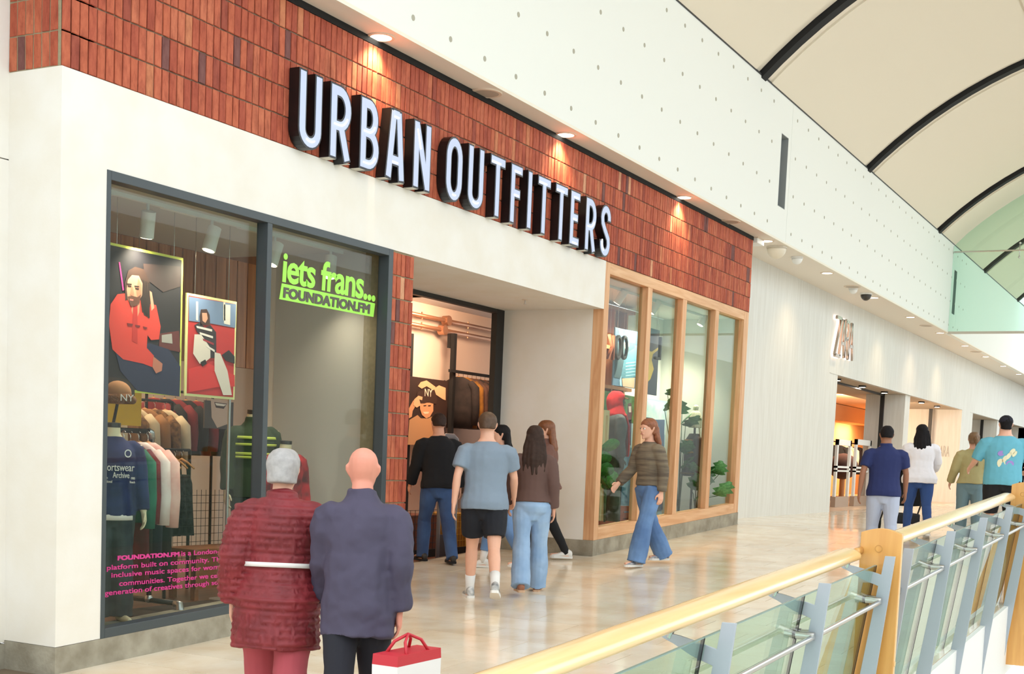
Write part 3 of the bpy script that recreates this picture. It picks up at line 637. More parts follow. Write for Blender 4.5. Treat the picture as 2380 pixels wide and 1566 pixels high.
# ---------------------------------------------------------------- small metal letters over the far shop
brass = M('brass_letter', (176, 160, 146), rough=.25, metal=.9); halo = bulb('letter_halo', (255, 226, 208), 2.2)
fs = thing('wall_sign', 'small bronze letters with lit edges on the pale far wall', 'sign', (21.2, YZ, 3.6))
for i, ch in enumerate('ZARA'):
    pass
def slab(mb, p, q, hw, y0, y1): ribbon(mb, [p, q], hw, y0, y1, 0, 0)
za, zb_ = aty(1938, 776, YZ), aty(1970, 836, YZ); WZ = 1.5; HZ = .78
ZL = {'Z': [[(0, 1), (.95, 1)], [(.95, 1), (0, 0)], [(0, 0), (1, 0)]], 'A': [[(0, 0), (.5, 1)], [(1, 0), (.5, 1)], [(.22, .36), (.78, .36)]], 'R': [[(.12, 0), (.12, 1)], [(.12, 1), (.7, .98), (.86, .78), (.7, .55), (.12, .5)], [(.5, .52), (1, 0)]]}
xoff = 0
for ch in 'ZARA':
    wl_ = {'Z': .4, 'A': .42, 'R': .4}[ch]; b, h_ = MB(), MB()
    for s_ in ZL[ch]:
        ribbon(b, [(xoff+a*wl_, c*HZ) for a, c in s_], .035, -.1, -.05, 0, -.02); ribbon(h_, [(xoff+a*wl_, c*HZ) for a, c in s_], .045, -.045, -.01, 0, -.02)
    lo = b.build('letter', brass, fs); h_.build('halo_back', halo, lo); xoff += wl_*.86
tg_ = M('thin_grey', (182, 180, 174), rough=.6)
qa, qb = aty(2175, 1060, 1), atx(2175, 1060, 36.885); qc = atx(2206, 1060, 36.885)
tag(text_obj('wall_lettering', 'ZARA', qb, (0, -1, 0), (0, 0, 1), tg_, width=qb[1]-qc[1], height=.34), 'thin grey lettering on the pale alcove wall beside the black mullion', 'lettering')
qb = atx(2369, 1078, 51.98); tag(text_obj('wall_lettering', 'ZARA', qb, (0, -1, 0), (0, 0, 1), tg_, width=.42, height=.34), 'thin grey lettering on the farthest alcove wall at the frame edge', 'lettering')
# ---------------------------------------------------------------- lettering on the left window
lime = M('lime_vinyl_glow', (158, 226, 82), rough=.5, emit=.12); magenta = M('magenta_vinyl', (206, 52, 134), rough=.5); vin_grey = M('grey_vinyl', (92, 88, 80), rough=.6)  # the lime vinyl is made to glow slightly, though nothing lights it from within
YG = .088
o_ = aty(655.8, 652.5, YG); e_ = aty(872, 698, YG)
logo = thing('window_lettering', 'lime green lettering and bar high on the right window pane', 'lettering', (0, 0, 0))
text_obj('lime_lettering', 'iets frans...', (o_[0], YG, o_[2]), (1, 0, 0), (0, 0, 1), lime, logo, width=e_[0]-o_[0], height=.245, bold=.022, shear=.06, space=.93)
a, b, c, d = [aty(u, v, YG) for u, v in ((649, 695), (868, 736.5), (872, 705), (655, 658))]
MB().prism([(p[0], YG, p[2]) for p in (a, b, c, d)], (0, .002, 0)).build('lime_bar', lime, logo)
a2, b2 = aty(657, 690, YG), aty(862, 729, YG)
text_obj('bar_lettering', 'FOUNDATION.FM', (a2[0]+.01, YG-.002, a2[2]+.0), (1, 0, (b2[2]-a2[2])/(b2[0]-a2[0])), (0.08, 0, 1), vin_grey, logo, width=b2[0]-a2[0]-.04, height=.078, fat=.007)
lines = [(273.7, 1301.6, 547.6, 1282.8, None), (248, 1324.7, 556, 1300, 'platform built on community. They aim'), (258.7, 1342, 560, 1318, 'inclusive music spaces for women, que'), (277, 1361.5, 552, 1338, 'communities. Together we celebrate'), (243, 1384, 535, 1355, 'generation of creatives through sound.')]
para = thing('window_paragraph', 'magenta paragraph of lettering low on the left window pane', 'lettering', (0, 0, 0))
def measure(s_):
    cu = bpy.data.curves.new('m', 'FONT'); cu.body = s_; cu.size = 1.0; o = bpy.data.objects.new('m', cu); col.objects.link(o)
    dg = bpy.context.evaluated_depsgraph_get(); me = bpy.data.meshes.new_from_object(o.evaluated_get(dg)); xs = [v.co.x for v in me.vertices]
    bpy.data.objects.remove(o); bpy.data.curves.remove(cu); bpy.data.meshes.remove(me); return min(xs), max(xs)
def words(s_, p, wd, sl_, h_):
    x0, x1 = measure(s_); k = wd/(x1-x0); ws = s_.split(' ')
    for i, w_ in enumerate(ws):
        pre = ' '.join(ws[:i+1]); b = measure(pre)[1]; wx = measure(w_); a = b-(wx[1]-wx[0]); dx = (a-x0)*k
        text_obj('word', w_, (p[0]+dx, YG, p[2]+sl_*dx), (1, 0, sl_), (0, 0, 1), magenta, para, width=(wx[1]-wx[0])*k, height=None if False else h_*(1 if any(c in 'bdfhkltABCDEFGHIJKLMNOPQRSTUVWXYZi' for c in w_) else .73), fat=.0012)
for u0, v0, u1, v1, s_ in lines:
    p, q = aty(u0, v0, YG), aty(u1, v1, YG); sl_ = (q[2]-p[2])/(q[0]-p[0])
    if s_ is None:
        r_ = aty(416, 1292, YG); r2 = aty(421, 1291, YG)
        text_obj('word', 'FOUNDATION.FM', p, (1, 0, sl_), (0, 0, 1), magenta, para, width=r_[0]-p[0], height=.03, fat=.0035)
        words('is a London-based', (r2[0], YG, p[2]+sl_*(r2[0]-p[0])), q[0]-r2[0], sl_, .034)
    else: words(s_, p, q[0]-p[0], sl_, .034)
# ---------------------------------------------------------------- people
skin = lambda k: M('skin_'+str(k), {0: (232, 178, 152), 1: (216, 158, 130), 2: (158, 108, 82), 3: (226, 150, 128)}[k], rough=.55, var=.06, vs=12)
eye_w = M('eye_white', (236, 232, 226), rough=.2); eye_d = M('eye_dark', (40, 28, 24), rough=.2); lip_m = M('lips', (176, 96, 88), rough=.5)
wr_tex = bpy.data.textures.new('folds', 'CLOUDS'); wr_tex.noise_scale = .16; wr_tex.noise_depth = 2
wr_fine = bpy.data.textures.new('folds_fine', 'CLOUDS'); wr_fine.noise_scale = .07; wr_fine.noise_depth = 2
def fuse(mb, name, mat, parent, voxel=.008, smooth=5, fold=0.0, ratio=.5, fine=False, quilt=None, label=None, fs=None):
    me = mb.mesh('tmp'); o = bpy.data.objects.new('tmp', me); col.objects.link(o)
    r = o.modifiers.new('r', 'REMESH'); r.mode = 'VOXEL'; r.voxel_size = voxel; r.use_smooth_shade = True
    s = o.modifiers.new('s', 'SMOOTH'); s.iterations = smooth; s.factor = .5
    if fold:
        d = o.modifiers.new('d', 'DISPLACE'); d.texture = wr_fine if fine else wr_tex; d.strength = fold; d.texture_coords = 'LOCAL'; d.mid_level = .5
    if ratio < 1:
        k = o.modifiers.new('k', 'DECIMATE'); k.ratio = ratio
    dg = bpy.context.evaluated_depsgraph_get(); dg.update(); m2 = bpy.data.meshes.new_from_object(o.evaluated_get(dg)); m2.name = name
    bpy.data.objects.remove(o); bpy.data.meshes.remove(me)
    if quilt:
        nn = [v.normal.copy() for v in m2.vertices]
        for v, n in zip(m2.vertices, nn): v.co = v.co+n*quilt[0]*(abs(math.sin(v.co.z*math.pi/quilt[1]+.25*math.sin(v.co.x*9)))-.6)
    m2.materials.clear(); m2.materials.append(mat)
    for p in m2.polygons: p.use_smooth = True
    ob = bpy.data.objects.new(name, m2); col.objects.link(ob)
    if parent: ob.parent = parent
    return tag(ob, label)
def ell(c, rx, ry, n=14, tilt=None):
    c = Vector(c); r = []
    for j in range(n):
        a = 2*math.pi*j/n; v = Vector((math.cos(a)*rx, math.sin(a)*ry, 0))
        r.append(c+(tilt @ v if tilt else v))
    return r
class Fig:
    """joint positions of one pose; +Y is forward, +X the right hand"""
    def __init__(s, H=1.75, fem=False, th=(0, 0), kn=(0, 0), arm=(0, 0), el=(10, 10), ab=(8, 8), lean=3, wide=1.0, head=(0, 0), toe=(0, 0), flex=(None, None), belly=0.0, grip=.5):
        s.k = H/1.75; s.fem = fem; s.wide = wide; s.belly = belly; s.grip = grip; R = math.radians
        s.hipz = .92; hx = .088*wide if not fem else .092*wide; s.hip, s.knee, s.ank, s.toe, s.footdir = [], [], [], [], []
        for i, sg in enumerate((-1, 1)):
            h = Vector((sg*hx, 0, .90)); a = R(th[i]); b = R(th[i]-kn[i])
            k_ = h+Vector((sg*.004, math.sin(a), -math.cos(a)))*.425; an = k_+Vector((0, math.sin(b), -math.cos(b)))*.40
            s.hip.append(h); s.knee.append(k_); s.ank.append(an)
            fd = R(flex[i]) if flex[i] is not None else 0; s.footdir.append(Vector((sg*.12+math.sin(R(toe[i])), math.cos(fd), math.sin(fd))).normalized())
        low = min(a.z-.085+min(0, .16*f.z)-.0 for a, f in zip(s.ank, s.footdir)); s.dz = -low
        for L in (s.hip, s.knee, s.ank):
            for v in L: v.z += s.dz
        s.lean = Matrix.Rotation(-R(lean), 4, 'X'); s.piv = Vector((0, 0, .92+s.dz))
        sw = (.165 if fem else .188)*wide
        s.sh, s.elb, s.wri = [], [], []
        for i, sg in enumerate((-1, 1)):
            p = s.T((sg*sw, -.005, 1.425)); a = R(arm[i]); o = R(ab[i]); d = Vector((sg*math.sin(o), math.sin(a)*math.cos(o), -math.cos(a)*math.cos(o)))
            e = p+d*.285; a2 = R(arm[i]+el[i]); o2 = R(ab[i]*.35); d2 = Vector((sg*math.sin(o2), math.sin(a2)*math.cos(o2), -math.cos(a2)*math.cos(o2))); w_ = e+d2*.25
            s.sh.append(p); s.elb.append(e); s.wri.append(w_)
        s.neck = s.T((0, -.005, 1.49)); s.headc = s.T((0, .015, 1.63))
        s.hm = s.lean @ Matrix.Rotation(R(head[1]), 4, 'Z') @ Matrix.Rotation(-R(head[0]), 4, 'X')
    def T(s, p): p = Vector(p); p.z += s.dz; return s.lean @ (p-s.piv)+s.piv
    def torso(s, off=0.0, z0=.80, z1=1.6, hem=0.0, taper=False):
        w = s.wide; b = s.belly
        if s.fem: P = [(.80, .07, .08, 0), (.86, .155, .115, -.012), (.92, .172, .125, -.016), (1.0, .155, .108, -.006), (1.08, .132+b*.5, .095+b, 0), (1.18, .138+b*.3, .10+b*.6, .006), (1.28, .150, .116, .012), (1.36, .156, .105, .004), (1.42, .148, .085, -.006), (1.46, .10, .068, -.008), (1.50, .055, .056, -.006), (1.58, .048, .052, .006)]
        else: P = [(.80, .07, .08, 0), (.86, .155, .112, -.008), (.93, .164, .118, -.01), (1.02, .156+b*.4, .108+b, 0), (1.10, .152+b*.4, .104+b, .004), (1.22, .164+b*.2, .112+b*.6, .006), (1.32, .176, .12, .008), (1.39, .176, .106, -.002), (1.43, .146, .09, -.006), (1.465, .10, .074, -.006), (1.51, .064, .064, -.002), (1.58, .058, .062, .008)]
        out = []
        def at(z):
            for (a, b_) in zip(P, P[1:]):
                if a[0] <= z <= b_[0]:
                    t = (z-a[0])/(b_[0]-a[0]); return [a[i]+(b_[i]-a[i])*t for i in range(4)]
            return list(P[0] if z < P[0][0] else P[-1])
        zs = sorted(set([z0]+([.82, .86] if taper else [])+[p[0] for p in P if z0 < p[0] < z1]+[z1]))
        for z in zs:
            q = at(max(z, .86) if off and not taper else z); f = max(0, (1.15-z))*hem
            if taper and z < .86: q = [.155-(.86-z)*1.05, .112-(.86-z)*.3, q[2]*0+.098, -.008][0:1]+[.105-(.86-z)*.25, -.008, 0]; q = [z]+q[:3]
            offz = off*(1-.55*max(0, min(1, (z-1.34)/.14)))
            out.append(ell(s.T((0, q[3], z)), (q[1]*w+offz+f), (q[2]*(1+.3*(w-1))+offz+f*.8), 18, s.lean.to_3x3()))
        return out
    def limb(s, mb, pts, rs, n=12): mb.tube(pts, rs, n)
    def body(s, mb):
        mb.loft(s.torso())
        for i in (0, 1):
            h, k, a = s.hip[i], s.knee[i], s.ank[i]; w = .5+.5*s.wide
            mb.tube([h+Vector((0, 0, .03)), h.lerp(k, .3), h.lerp(k, .7), k, k.lerp(a, .25), k.lerp(a, .5), k.lerp(a, .85), a, a-Vector((0, 0, .05))], [.09*w, .086*w, .066*w, .055, .058, .052, .037, .036, .035], 14)
            s.limb(mb, [s.sh[i]+Vector(((1, -1)[i]*.05, 0, -.015)), s.sh[i]+Vector(((1, -1)[i]*.008, 0, -.012)), s.sh[i].lerp(s.elb[i], .3), s.sh[i].lerp(s.elb[i], .75), s.elb[i], s.elb[i].lerp(s.wri[i], .3), s.elb[i].lerp(s.wri[i], .8), s.wri[i]], [.042, .049, .048, .040, .037, .039, .029, .026])
            s.hand(mb, i)
            f = s.footdir[i]; c = a+Vector((0, 0, -.05)); mb.tube([c-f*.05, c+f*.04, c+f*.12, c+f*.19], [.032, .036, .03, .02], 10)
        s.head(mb)
    def hand(s, mb, i):
        d = (s.wri[i]-s.elb[i]).normalized(); sg = (-1, 1)[i]; inn = Vector((-sg, 0, 0)); inn = (inn-d*inn.dot(d)).normalized(); fw = inn.cross(d)*sg; fw = fw if fw.y > 0 else -fw
        w = s.wri[i]
        mb.loft([[w+d*t+fw*(math.cos(2*math.pi*j/10)*r)+inn*(math.sin(2*math.pi*j/10)*q) for j in range(10)] for t, r, q in ((-.01, .026, .024), (.03, .034, .02), (.07, .042, .017), (.092, .04, .014))])
        for q, ln in ((-.03, .062), (-.0105, .074), (.0105, .08), (.03, .07)):
            b = w+d*.085+fw*q; g = s.grip; p1 = b+d*ln*.45+inn*ln*.12*g*2; p2 = p1+(d*(1-g*.7)+inn*g).normalized()*ln*.35; p3 = p2+(d*(1-g)+inn*(g+.3)).normalized()*ln*.28
            mb.tube([b, p1, p2, p3], [.0098, .0092, .0086, .0066], 7)
        b = w+d*.03+fw*.03; mb.tube([b, b+fw*.026+d*.024+inn*.012, b+fw*.032+d*.052+inn*.02, b+fw*.028+d*.07+inn*.024], [.013, .0115, .0105, .008], 7)
    def hp(s, p): return s.headc+s.hm @ Vector(p)
    def head(s, mb):
        m3 = s.hm.to_3x3()
        P = [(-.108, .026, .03, .042), (-.09, .05, .058, .026), (-.05, .066, .082, .012), (-.01, .073, .094, .003), (.03, .077, .099, -.002), (.06, .075, .096, -.005), (.088, .062, .08, -.008), (.108, .04, .052, -.01), (.118, .015, .02, -.01)]
        mb.loft([ell(s.hp((0, y, z)), rx, ry, 16, m3) for z, rx, ry, y in P])
        mb.tube([s.hp((0, -.012, -.05)), s.T((0, -.008, 1.47))], [.052, .058], 12)
        mb.loft([[s.hp(p) for p in r] for r in ([(-.007, .09, .02), (.007, .09, .02), (.005, .10, .022), (-.005, .10, .022)], [(-.011, .09, -.012), (.011, .09, -.012), (.008, .115, -.006), (-.008, .115, -.006)], [(-.017, .085, -.03), (.017, .085, -.03), (.012, .12, -.026), (-.012, .12, -.026)])])
        for sg in (-1, 1):
            mb.tube([s.hp((sg*.07, -.005, -.03)), s.hp((sg*.083, -.012, 0)), s.hp((sg*.084, -.018, .02)), s.hp((sg*.072, -.012, .034))], [.008, .011, .012, .008], 7)
            mb.tube([s.hp((sg*.05, .078, .03)), s.hp((sg*.018, .096, .028))], .009, 6)
        mb.tube([s.hp((-.022, .092, -.055)), s.hp((0, .1, -.056)), s.hp((.022, .092, -.055))], .008, 6)
        mb.ball(s.hp((0, .075, -.098)), .02, 8, 5)
def shoe(F, i, parent, upper, sole, h=.0):
    f = F.footdir[i]; a = F.ank[i]; side = f.cross(Vector((0, 0, 1))).normalized(); up = side.cross(f)
    base = a-up*.085
    def ring(t, w_, z0, z1, n=12):
        return [base+f*t+side*(math.cos(2*math.pi*j/n)*w_)+up*((z0+z1)/2+math.sin(2*math.pi*j/n)*(z1-z0)/2) for j in range(n)]
    m = MB(); m.loft([ring(-.085, .018, .012, .07), ring(-.075, .034, .01, .092), ring(-.03, .038, .01, .10+h), ring(.03, .040, .01, .088+h*.5), ring(.08, .046, .01, .066), ring(.13, .048, .01, .054), ring(.165, .038, .012, .046), ring(.188, .016, .016, .036)])
    u = m.build('shoe', upper, parent, smooth=True)
    m = MB(); out = []
    for t, w_ in ((-.09, .022), (-.078, .036), (0, .041), (.08, .048), (.14, .050), (.172, .038), (.194, .014)): out.append((t, w_))
    poly = [base+f*t+side*w_ for t, w_ in out]+[base+f*t-side*w_ for t, w_ in reversed(out)]
    m.prism(poly, up*.026); m.build('sole', sole, u)
    l = MB()
    for t in (.035, .06, .085): l.tube([base+f*t-side*.022+up*(.088-t*.3), base+f*t+up*(.096-t*.34), base+f*t+side*.022+up*(.088-t*.3)], .0035, 5)
    l.build('lace', sole, u, kind='stuff')
    return u
def leg_cloth(F, mb, z_top, upto, off, flare=0.0):
    for i in (0, 1):
        h, k, a = F.hip[i], F.knee[i], F.ank[i]; w = .5+.5*F.wide
        P = [(h+Vector((0, 0, .05)), .092*w), (h.lerp(k, .3), .088*w), (h.lerp(k, .7), .069*w), (k, .058+flare*.4), (k.lerp(a, .3), .06+flare*.6), (k.lerp(a, .7), .048+flare), (k.lerp(a, 1.02), .042+flare*1.1), (a+(a-k).normalized()*.035, .044+flare*1.2)]
        n = {'shorts': 3, 'knee': 4, 'long': 8, 'calf': 6}[upto]; P = P[:n]
        mb.tube([p for p, r in P], [r+off for p, r in P], 14)
def sleeve(F, mb, upto, off):
    for i in (0, 1):
        s_, e, w_ = F.sh[i], F.elb[i], F.wri[i]; sg = (1, -1)[i]
        P = [(s_+Vector((sg*.08, 0, -.012)), .046), (s_+Vector((sg*.025, 0, -.016)), .053), (s_.lerp(e, .14), .057), (s_.lerp(e, .34), .055), (s_.lerp(e, .72), .05), (e, .044), (e.lerp(w_, .4), .043), (e.lerp(w_, .97), .034)]
        P[0], P[1], P[2] = [(p-Vector((0, 0, off*q)), r) for (p, r), q in zip(P[:3], (.75, .75, .4))]; P = P[:{'short': 5, 'long': 8, 'half': 6}[upto]]; mb.tube([p for p, r in P], [r+off for p, r in P], 14)
def person(label, x, y, rz, F, sk, top, bottom, hair, shoes, floor_z=None, sock=None, extra=None, cat='person', name='person', voxel=.0075, group=None):
    t = thing(name, label, cat, (x, y, zf(x) if floor_z is None else floor_z), rz, group); t.scale = (F.k,)*3
    b = MB(); F.body(b); bo = fuse(b, 'body', sk, t, voxel, 4, 0, .45)
    for sg in (-1, 1):
        e = MB().ball(F.hp((sg*.031, .083, .008)), .0125, 8, 6).build('eye', eye_w, bo, smooth=True)
    p = MB()
    for sg in (-1, 1): p.ball(F.hp((sg*.031, .0935, .008)), .006, 6, 4)
    p.build('pupils', eye_d, bo, kind='stuff'); MB().tube([F.hp((-.02, .1, -.055)), F.hp((0, .107, -.055)), F.hp((.02, .1, -.055))], .0042, 6).build('lips', lip_m, bo)
    if bottom:
        m = MB(); m.loft(F.torso(min(.014, bottom.get('off', .012)), .765, bottom.get('rise', 1.0), 0, True)); leg_cloth(F, m, 1, bottom['cut'], bottom.get('off', .012), bottom.get('flare', 0)); fuse(m, bottom['name'], bottom['mat'], t, .009, 4, bottom.get('fold', .016), .5)
    if top:
        m = MB(); m.loft(F.torso(top.get('off', .016), top.get('hem', .86), top.get('neck', 1.485), top.get('flare', .06))); sleeve(F, m, top['cut'], top.get('off', .016)*.9)
        if top.get('hood'):
            m.tube([F.T((-.11, -.02, 1.45)), F.T((-.08, -.11, 1.47)), F.T((0, -.135, 1.46)), F.T((.08, -.11, 1.47)), F.T((.11, -.02, 1.45))], [.03, .05, .06, .05, .03], 10)
        if top.get('collar'): m.tube([F.T((0, 0, 1.45)), F.T((0, .0, 1.53))], [.088, .078], 14)
        g = fuse(m, top['name'], top['mat'], t, .009, 9, top.get('fold', .018), .5, quilt=top.get('quilt'))
    if hair: hair(F, t)
    if shoes:
        for i in (0, 1): shoe(F, i, t, shoes[0], shoes[1], .02)
    if sock:
        for i in (0, 1):
            a, k = F.ank[i], F.knee[i]; MB().tube([a-Vector((0, 0, .03)), a.lerp(k, .12), a.lerp(k, .34)], [.042, .043, .05], 12).build('sock', sock, t, smooth=True)
    if extra: extra(F, t)
    return t
def hair_short(mat, h=.012, low=-.03, name='hair'):
    def f(F, t):
        m = MB(); m3 = F.hm.to_3x3()
        m.loft([ell(F.hp((0, y-.008, z)), rx+h, ry+h*.9, 16, m3) for z, rx, ry, y in ((low, .06, .07, -.032), (.0, .068, .078, -.026), (.03, .074, .086, -.016), (.06, .074, .094, -.006), (.088, .062, .082, -.006), (.112, .042, .055, -.008), (.126, .015, .02, -.01))])
        fuse(m, name, mat, t, .008, 2, .014, .6, fine=True)
    return f
def hair_long(mat, ln=.36, wide=1.0, side=0.0, tail=False, h=.016):
    def f(F, t):
        m = MB(); m3 = F.hm.to_3x3()
        m.loft([ell(F.hp((0, y-.008, z)), rx+h, ry+h*.9, 16, m3) for z, rx, ry, y in ((-.06, .06, .062, -.045), (.0, .07, .08, -.026), (.03, .075, .088, -.015), (.06, .075, .096, -.006), (.088, .063, .083, -.006), (.114, .042, .055, -.008), (.128, .015, .02, -.01))])
        if tail: m.tube([F.hp((0, -.1, .04)), F.hp((side*.3, -.15, 0)), F.hp((side*.7, -.165, -.12)), F.hp((side, -.16, -ln))], [.03, .036, .034, .014], 10)
        else:
            for q in (-.085, -.05, -.015, .02, .055, .085):
                w_ = q*wide; m.tube([F.hp((w_*.7, -.07-.02*(1-abs(q)*10), .02)), F.hp((w_, -.105+abs(q)*.4, -.1)), F.hp((w_*1.15+side*.4, -.13+abs(q)*.5, -.1-ln*.45)), F.hp((w_*1.2+side, -.135+abs(q)*.4, -.1-ln*(1-abs(q)*1.6)))], [.032, .036, .034, .012], 10)
        fuse(m, 'hair', mat, t, .008, 2, .012, .6, fine=True)
    return f
D = math.radians
def head_for(hx, hy): return math.atan2(-hx, hy)
denim = M('denim_blue', (62, 92, 140), rough=.85, var=.25, vs=3, rgb2=(44, 66, 108)); pale_denim = M('pale_denim', (160, 188, 220), rough=.85, var=.12, vs=4, rgb2=(134, 164, 200)); mid_denim = M('mid_denim', (112, 148, 196), rough=.85, var=.2, vs=3, rgb2=(84, 116, 164))
blackc = M('black_cloth', (24, 24, 27), rough=.9); brown_hair = M('brown_hair', (58, 40, 32), rough=.7, spec=.3, var=.3, vs=30); black_hair = M('black_hair', (24, 20, 22), rough=.75, spec=.25, var=.3, vs=30); grey_hair = M('grey_hair', (176, 172, 170), rough=.5, var=.2, vs=30); auburn = M('auburn_hair', (132, 78, 44), rough=.5, var=.3, vs=30); sandy = M('sandy_brown_hair', (88, 64, 46), rough=.55, var=.25, vs=30)
wshoe = M('white_shoe', (232, 230, 226), rough=.5); gshoe = M('grey_shoe', (120, 122, 124), rough=.6, var=.5, vs=14, rgb2=(220, 220, 218)); dshoe = M('dark_shoe', (40, 34, 32), rough=.5); nshoe = M('navy_shoe', (66, 72, 92), rough=.6, var=.5, vs=14, rgb2=(200, 200, 204)); tan_s = M('tan_leather', (150, 96, 70), rough=.5)
def ptat(u, D_): q = CAM+ray(u, 1300)*D_; return q[0], q[1]
# 1 maroon quilted coat
x, y = ptat(648, 6.7)
maroon = M('maroon_quilt', (136, 40, 46), rough=.6, var=.15, vs=6, rgb2=(112, 30, 36))
def belt1(F, t):
    m = MB(); m.loft(F.torso(.075, 1.1, 1.125, .05)); m.build('belt', M('white_belt', (232, 226, 222), rough=.5), t, smooth=True)
person('person in maroon quilted coat with white belt, grey hair, nearest at left', x, y, D(-62), Fig(1.63, True, th=(14, -16), kn=(8, 22), arm=(-14, 12), el=(24, 26), ab=(12, 12), lean=5, wide=1.04), skin(0),
       dict(name='quilted_coat', mat=maroon, cut='long', off=.055, hem=.66, neck=1.5, flare=.06, fold=.02, quilt=(.016, .038), collar=True), dict(name='trousers', mat=M('rose_trousers', (176, 76, 86), rough=.85, var=.1, vs=5), cut='long', off=.028, flare=.02), hair_short(grey_hair, .02, -.07), (dshoe, blackc), extra=belt1)
# 2 bald man
x, y = ptat(836, 6.5)
coat2 = M('slate_purple_jacket', (72, 66, 88), rough=.75, var=.12, vs=4)
person('bald man in dark slate purple jacket and black trousers, beside the maroon coat', x, y, D(-58), Fig(1.66, False, th=(-18, 16), kn=(24, 8), arm=(12, -12), el=(22, 16), ab=(4, 6), lean=5, wide=.93, belly=.02), skin(3),
       dict(name='jacket', mat=coat2, cut='long', off=.036, hem=.76, neck=1.5, flare=.04, fold=.045, collar=True), dict(name='trousers', mat=M('black_trousers', (30, 30, 40), rough=.85), cut='long', off=.016), None, (dshoe, blackc))
# 3 man entering the shop
person('man in black top and blue jeans stepping into the shop doorway', 6.78, 1.22, D(-38), Fig(1.76, False, th=(24, -14), kn=(20, 12), arm=(10, -10), el=(20, 20), ab=(10, 12), lean=5, wide=1.06), skin(1),
       dict(name='sweater', mat=M('black_knit', (20, 20, 24), rough=.95), cut='long', off=.032, hem=.88, neck=1.49, fold=.02), dict(name='jeans', mat=denim, cut='long', off=.016, flare=.01), hair_short(brown_hair), (dshoe, blackc))
# 4 man in blue grey tee
person('man in blue grey t-shirt, black shorts and white socks walking past the doorway', 4.55, -.68, D(-56), Fig(1.80, False, th=(19, -17), kn=(8, 26), arm=(-16, 16), el=(16, 26), ab=(14, 15), lean=2, wide=1.04, flex=(None, -18)), skin(0),
       dict(name='t_shirt', mat=M('blue_grey_jersey', (130, 146, 164), rough=.9, var=.06, vs=5), cut='short', off=.03, hem=.86, flare=.1, fold=.02), dict(name='shorts', mat=M('black_shorts', (26, 28, 36), rough=.9), cut='shorts', off=.032), hair_short(sandy), (gshoe, wshoe), sock=M('white_sock', (230, 228, 226), rough=.9))
# 5 woman in pale jeans
person('woman in brown top and pale blue wide jeans with long dark hair', 5.25, -.82, D(-60), Fig(1.66, True, th=(-14, 15), kn=(14, 6), arm=(12, -10), el=(16, 18), ab=(10, 9), lean=2, wide=1.02), skin(1),
       dict(name='cropped_top', mat=M('brown_jersey', (96, 72, 66), rough=.9), cut='long', off=.022, hem=.96, fold=.012), dict(name='jeans', mat=pale_denim, cut='long', off=.018, flare=.035, fold=.022), hair_long(brown_hair, .3), (tan_s, M('sandal_sole', (196, 160, 130))))
# 6 woman in brown jacket turned towards the shop
person('woman in brown jacket and black leggings with auburn hair, turned to the shop', 7.72, .28, D(32), Fig(1.68, True, th=(16, -12), kn=(4, 16), arm=(10, -6), el=(30, 24), ab=(10, 12), lean=3), skin(0),
       dict(name='jacket', mat=M('brown_jacket', (118, 82, 72), rough=.85, var=.1, vs=4), cut='long', off=.036, hem=.9, flare=.05, fold=.024, collar=True), dict(name='leggings', mat=blackc, cut='long', off=.006), hair_long(auburn, .26), (wshoe, wshoe))
# companion partly hidden
person('woman in white top and blue jeans half hidden behind the pale jeans', 6.75, .35, D(36), Fig(1.63, True, th=(-12, 16), kn=(16, 4), arm=(8, -8), el=(22, 20), ab=(8, 8), lean=3), skin(0),
       dict(name='t_shirt', mat=M('white_jersey', (228, 226, 236), rough=.9), cut='short', off=.018, hem=.95, fold=.018), dict(name='jeans', mat=mid_denim, cut='calf', off=.014), hair_long(black_hair, .16), (wshoe, wshoe), sock=M('white_sock', (230, 228, 226)))
# 7 woman crossing in front of the timber window
person('woman in grey top and blue flared jeans walking past the timber window', 8.02, -.9, D(62), Fig(1.73, True, th=(17, -19), kn=(5, 12), arm=(-12, 16), el=(18, 30), ab=(8, 9), lean=3), skin(0),
       dict(name='cardigan', mat=M('taupe_knit', (128, 116, 98), rough=.95, var=.3, vs=5, stretch=(.6, .6, 6), rgb2=(92, 82, 72)), cut='long', off=.026, hem=.97, flare=.03, fold=.02), dict(name='jeans', mat=mid_denim, cut='long', off=.02, flare=.045, fold=.02), hair_long(M('ginger_hair', (150, 92, 62), rough=.5, var=.3, vs=30), .14), (nshoe, wshoe))
# far group
x, y = ptat(2043, 16); navy = M('navy_jersey', (34, 44, 92), rough=.9)
person('man in navy polo shirt and pale grey trousers walking away beside the rail', x, y, D(-66), Fig(1.68, False, th=(12, -12), kn=(8, 14), arm=(-9, 8), el=(12, 12), ab=(15, 15), lean=2, wide=1.08), skin(2),
       dict(name='polo_shirt', mat=navy, cut='short', off=.022, hem=.86, flare=.09, fold=.018, collar=True), dict(name='trousers', mat=M('pale_grey_twill', (176, 184, 204), rough=.85), cut='long', off=.018), hair_short(black_hair), (wshoe, wshoe))
x, y = ptat(2124, 19.5)
person('woman in white blouse and blue jeans with long black hair pushing a pushchair', x, y, D(-66), Fig(1.67, True, th=(14, -12), kn=(6, 18), arm=(20, 26), el=(40, 36), ab=(14, 18), lean=3, wide=1.22), skin(2),
       dict(name='blouse', mat=M('white_cotton', (236, 234, 240), rough=.9), cut='long', off=.03, hem=.84, flare=.16, fold=.026), dict(name='jeans', mat=M('indigo_denim', (48, 78, 136), rough=.85), cut='long', off=.012), hair_long(black_hair, .34, 1.1), (M('cream_sandal', (222, 210, 196)), wshoe))
sx, sy = x, y
x, y = ptat(2244, 18.9)
